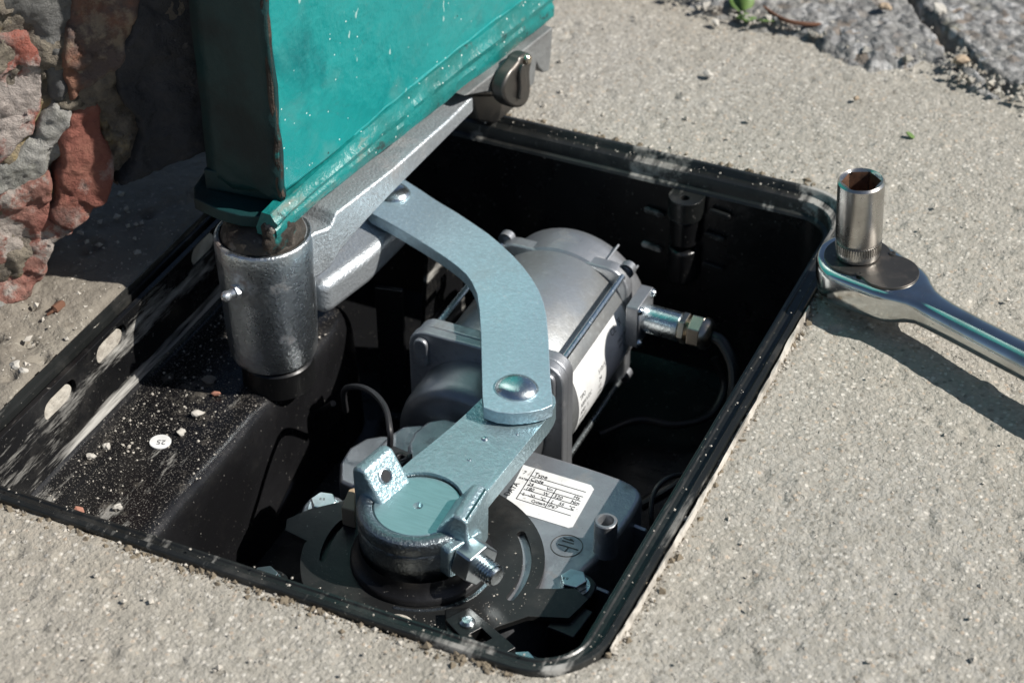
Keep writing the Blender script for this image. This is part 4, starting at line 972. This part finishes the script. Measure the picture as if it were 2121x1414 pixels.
for x, hw_, zt, zb, ex in ((.006, .0262, 0, -.026, 5.5), (.014, .0252, 0, -.0258, 5.5), (.022, .0238, 0, -.0255, 5.2), (.030, .0225, 0, -.025, 5), (.038, .0208, 0, -.0245, 5), (.045, .0176, -.0003, -.0235, 4.5), (.051, .0140, -.001, -.0225, 3.5), (.057, .0117, -.0022, -.0220, 3), (.064, .0112, -.0028, -.0228, 2.6), (.074, .0108, -.0030, -.0235, 2.3), (.095, .0108, -.0028, -.0240, 2.1), (.13, .0112, -.0022, -.0244, 2), (.17, .0116, -.0018, -.0248, 2), (.20, .0116, -.0018, -.0248, 2), (.205, .0120, -.001, -.0245, 2), (.30, .0130, 0, -.0255, 2), (.31, .0120, -.001, -.0245, 2), (.315, .003, -.010, -.016, 2)):
    secs.append(sect(x, hw_, zt, zb, ex))
V = [v for s in secs for v in s]; n = 40; F = []
for k in range(len(secs) - 1):
    for i in range(n): j = (i + 1) % n; F.append((k * n + i, k * n + j, (k + 1) * n + j, (k + 1) * n + i))
F += [tuple(range(n)), tuple(range(len(V) - n, len(V)))]
body = link('wrench_body', mesh(V, F, RM), MT['chrome'], rT, ang=60)
pl_ = circ((0, 0), .0215, 30, 48, 312) + circ((.0265, 0), .0185, 26, -112, 112)
prism('face_plate', pl_, -.001, .0010, MT['darksteel'], rT, M=RM, bevel=.0005, label='dark round-lobed cover plate on the head')
for x, y in ((.0150, .0158), (.0150, -.0158)):
    lathe('screw', [(0, .0004), (.0008, .0004), (.0010, .0008), (.0020, .0008), (.0022, .0003)], MT['darksteel'], rT, RM @ Matrix.Translation((x, y, .0010)), n=18)
# socket
sT = thing('hex_socket', 'upright satin steel hex socket with rusty bore and knurled band, mounted on the ratchet head', 'socket', tuple(RM @ Vector((0, 0, .001))))
SR, SH = .0147, .0575
nS = 72
def hexr(a_, af): a_ = (a_ + R_(14)) % (math.pi / 3) - math.pi / 6; return af / math.cos(a_)
V, F = [], []
for r, z, hx in [(.0100, .001, 0), (.0128, .001, 0), (.0138, .0022, 0), (.0138, .0055, 0), (.0136, .0062, 0), (.0136, .0128, 0), (.0140, .0135, 0), (SR, .0155, 0), (SR, SH - .0015, 0), (SR - .0012, SH, 0), (.0128, SH - .0005, 0), (.0108, SH - .0012, 1), (.0106, SH - .003, 1), (.0106, SH - .024, 1), (0.0001, SH - .024, 0)]:
    for i in range(nS):
        a_ = 2 * math.pi * i / nS; rr = hexr(a_, r) if hx else r
        V.append((rr * math.cos(a_), rr * math.sin(a_), z))
for k in range(14):
    for i in range(nS): j = (i + 1) % nS; F.append((k * nS + i, k * nS + j, (k + 1) * nS + j, (k + 1) * nS + i))
me = mesh(V, F, RM); so_ = link('socket_body', me, MT['satin'], sT, ang=30)
me.materials.append(MT['rust'])
RMi = RM.inverted()
for p in me.polygons:
    c = RMi @ p.center
    if math.hypot(c.x, c.y) < .0119 and c.z < SH - .0018 and c.z > .02: p.material_index = 1
parts = []
for i in range(54):
    a_ = 2 * math.pi * i / 54
    v = [(.0134, -.00045, .0064), (.0146, -.0003, .0064), (.0146, .0003, .0064), (.0134, .00045, .0064), (.0134, -.00045, .0126), (.0146, -.0003, .0126), (.0146, .0003, .0126), (.0134, .00045, .0126)]
    f = [(0, 1, 2, 3), (4, 7, 6, 5), (0, 4, 5, 1), (1, 5, 6, 2), (2, 6, 7, 3)]
    parts.append((v, f, RM @ Matrix.Rotation(a_, 4, 'Z')))
joined('knurled_band', parts, MT['satin'], sT, kind='stuff')
# stamped number wrapped on the socket, left front side
vx = RMi.to_3x3() @ Vector((-.82, -.57, 0)); aw = math.atan2(vx.y, vx.x)
text('stamped_number', '300170', .0052, None, MT['darksteel'], sT, wfun=lambda q: RM @ Vector(((SR + .00006 + q.z * .3) * math.cos(aw + (q.x - .004) / SR), (SR + .00006 + q.z * .3) * math.sin(aw + (q.x - .004) / SR), .0185 + q.y)), sx=.8)

# ------------------------------------------------------------------ pebbles, grit, weed
def pebble_mesh(seed, flat=.7):
    bm = bmesh.new(); bmesh.ops.create_icosphere(bm, subdivisions=2, radius=1)
    r0 = random.Random(seed + 50)
    r = random.Random(seed); k = [Vector((r.uniform(-1, 1), r.uniform(-1, 1), r.uniform(-1, 1))) for _ in range(5)]
    for v in bm.verts:
        s = 1 + sum(.16 * math.sin(3 * v.co.dot(q) + i) for i, q in enumerate(k)); v.co = v.co * s * r0.uniform(.80, 1.15); v.co.z *= flat
    me = bpy.data.meshes.new('pb'); bm.to_mesh(me); bm.free(); return me
pbm = [pebble_mesh(i, .6 + .1 * (i % 4)) for i in range(5)]
for k_, me in enumerate(pbm): me.materials.append(MT['pebble'])
white = MB('pale_stone_chip', (.44, .42, .38), .9).done(); tan = MB('tan_stone_chip', (.36, .28, .20), .9).done(); redc = MB('brick_chip', (.36, .17, .12), .9).done()
PB = [((1468, 154), 0, .0055, 'rounded white pebble alone on the concrete above the box corner', white),
      ((1482, 46), 0, .0045, 'angular white stone chip near the weed', white),
      ((1774, 204), 0, .0040, 'small tan pebble in the middle of the upper concrete', tan),
      ((1552, 246), 0, .0032, 'small pale chip below the white pebble', white),
      ((1988, 124), .006, .0080, 'orange-tan pebble wedged in the asphalt crack', tan),
      ((50, 768), .002, .0048, 'pair of pale pebbles near the mortar bed, the right one', white),
      ((32, 757), .002, .0048, 'pair of pale pebbles near the mortar bed, the left one', white),
      ((375, 895), LZ, .0042, 'pale crumb right above the round sticker on the ledge', white),
      ((222, 922), LZ, .0042, 'pale crumb on the ledge left of the round sticker', white),
      ((186, 945), LZ, .0046, 'pale lump at the end of a dusty streak on the ledge', white),
      ((408, 855), LZ, .0050, 'large pale crumb on the ledge near the shadow edge', white),
      ((446, 815), LZ, .0038, 'reddish crumb on the ledge by the barrel shadow', redc),
      ((432, 787), LZ, .0056, 'grey lump on the ledge at the foot of the barrel', MT['pebble']),
      ((242, 1050), LZ, .0045, 'pale crumb on the near part of the ledge', white),
      ((164, 1060), LZ, .0062, 'brownish lump near the front of the ledge', redc),
      ((1612, 40), .004, .0060, 'pale chip lying on the asphalt edge', white),
      ((1835, 15), .010, .0070, 'tan chip on the asphalt at the top of the picture', tan),
      ((1945, 20), .010, .0085, 'white chip on the asphalt beside the crack', white)]
for i, ((px, py), z, r_, lb_, mt_) in enumerate(PB):
    r_ *= .72
    q = P(px, py, z + r_ * .4)
    me = pbm[i % 5].copy(); me.materials.clear(); me.materials.append(mt_)
    o = bpy.data.objects.new('pebble', me); COL.objects.link(o); o.location = (q.x, q.y, z + r_ * .45); o.scale = (r_ * random.uniform(.8, 1.2), r_ * random.uniform(.7, 1.), r_ * .8); o.rotation_euler = (random.uniform(-.4, .4), random.uniform(-.4, .4), random.uniform(0, 6))
    tag(o, lb_, 'pebble', 'loose pebbles and chips')
def scatter(name, n, pos, rmin, rmax, mat, seed):
    rnd = random.Random(seed); V, F = [], []
    base = [(1, 0, 0), (-1, 0, 0), (0, 1, 0), (0, -1, 0), (0, 0, 1), (0, 0, -1)]; bf = [(0, 2, 4), (2, 1, 4), (1, 3, 4), (3, 0, 4), (2, 0, 5), (1, 2, 5), (3, 1, 5), (0, 3, 5)]
    for _ in range(n):
        p = pos(rnd)
        if p is None: continue
        r = rmin + (rmax - rmin) * rnd.random() ** 6; k = len(V); Mr = Matrix.Rotation(rnd.uniform(0, 6), 3, 'Z') @ Matrix.Rotation(rnd.uniform(0, 3), 3, 'X')
        for b in base:
            q = Mr @ (Vector(b) * r * rnd.uniform(.6, 1.25)); V.append((p[0] + q.x, p[1] + q.y, p[2] + q.z * .8))
        F += [tuple(i + k for i in g) for g in bf]
    me = bpy.data.meshes.new('sc'); me.from_pydata(V, [], F); o = link(name, me, mat, ang=50); o['kind'] = 'stuff'; return o
def gpos(r):
    x, y = r.uniform(-.1, .75), r.uniform(-.15, .9)
    if sdf_box(np.array(x), np.array(y)) < .002: return None
    return x, y, -.001
scatter('loose_grit', 1700, gpos, .0006, .0026, MT['grit'], 3)
def bpos(r):
    x = -abs(r.gauss(0, .05)) - .002; y = r.uniform(.03, .3); return x, y, .003
scatter('loose_grit', 260, bpos, .0006, .0035, MT['grit'], 5)
def lpos(r):
    x, y = r.uniform(.018, .098), r.uniform(.03, .30)
    if r.random() < .3: x = .02 + abs(r.gauss(0, .015))
    return x, y, LZ + .0003
scatter('ledge_grit', 1700, lpos, .0002, .0013, MT['grit'], 6)
def dpos(r):
    a_ = r.uniform(0, 6.28); q = .05 + .022 * r.random(); a_ = r.gauss(-.9, .7); return DC[0] + q * math.cos(a_), DC[1] + q * math.sin(a_), DZ + .0002
scatter('dial_grit', 260, dpos, .0002, .0009, MT['grit'], 8)
def epos(r):
    s = r.random()
    if s < .45: return r.uniform(.02, .40), BL - r.uniform(.003, .014), .0
    if s < .7: return BW - r.uniform(.003, .014), r.uniform(.02, .5), .0
    return r.uniform(0, .4), r.uniform(.002, .014), .0
scatter('rim_grit', 260, epos, .0003, .0012, MT['grit'], 9)
def jpos(r):
    q = r.random(); o_ = abs(r.gauss(0, .004)) + .0005
    if q < .45: return BW + o_, r.uniform(.03, .46), -.0015
    if q < .8: return r.uniform(0, .38), -o_, -.0015
    return r.uniform(.03, .37), BL + o_, -.0015
m_ = MB('joint_soil', (.17, .14, .10), .95).done()
scatter('joint_dirt', 1500, jpos, .0005, .0032, m_, 21)
scatter('joint_dirt', 500, jpos, .0005, .0025, MT['grit'], 22)
# asphalt edge gravel
def apos(r):
    i = r.randrange(len(AL) - 1); a, b = AL[i], AL[i + 1]; t = r.random(); p = a.lerp(b, t); n_ = Vector((-(b - a).y, (b - a).x)).normalized(); k_ = abs(r.gauss(0, .03)) - .008
    return p.x + n_.x * k_, p.y + n_.y * k_, .004
scatter('gravel', 900, apos, .0015, .0055, MT['pebble'], 10)
# weed
wT = thing('weed', 'small bright green weed at the edge of the asphalt, top of the picture', 'weed', tuple(P(1545, 28, 0)))
for (px, py, L_, az_, el_) in ((1540, 28, .022, 150, 40), (1545, 30, .026, 110, 55), (1548, 28, .018, 60, 35), (1568, 40, .018, -10, 30), (1562, 40, .016, 200, 25), (1556, 34, .015, 270, 30)):
    b0 = P(px, py, 0.002); d_ = Vector((math.cos(R_(az_)) * math.cos(R_(el_)), math.sin(R_(az_)) * math.cos(R_(el_)), math.sin(R_(el_)))); sd2 = d_.cross(Vector((0, 0, 1))).normalized()
    V = []; 
    for k in range(6):
        t = k / 5; wv = .0065 * math.sin(math.pi * (t * .92 + .06)) * (1 if t < .99 else .2); c_ = b0 + d_ * L_ * t + Vector((0, 0, -.006 * t * t))
        V += [c_ - sd2 * wv, c_ + Vector((0, 0, -.0012)), c_ + sd2 * wv]
    F = [(k * 3 + j, k * 3 + j + 1, k * 3 + j + 4, k * 3 + j + 3) for k in range(5) for j in range(2)]
    o = link('leaf', mesh(V, F), MT['leaf'], wT, ang=80); s = o.modifiers.new('s', 'SOLIDIFY'); s.thickness = .0005
o = tube('twig', [P(1555, -8, .006), P(1590, 22, .006), P(1625, 42, .008), P(1665, 50, .008), P(1700, 52, .007)], .0018, MT['twig'], None, n=8); tag(o, 'thin brown twig lying on the asphalt edge beside the weed', 'twig')
o = tube('twig', [P(98, 652, .003), P(112, 642, .005), P(130, 628, .003)], [.001, .003, .002, .001], MT['twig'], None, n=8); tag(o, 'short dark bark piece on the mortar left of the box', 'bark piece')
q = P(1885, 279, .001)
o = prism('leaf_scrap', chaikin([(-.004, -.0015), (.003, -.003), (.004, .0015), (-.002, .0025)], 1), 0, .0008, MT['leaf'], None, M=Matrix.Translation((q.x, q.y, .0005)) @ Matrix.Rotation(.5, 4, 'Y')); tag(o, 'tiny green leaf scrap on the concrete above the wrench', 'leaf')
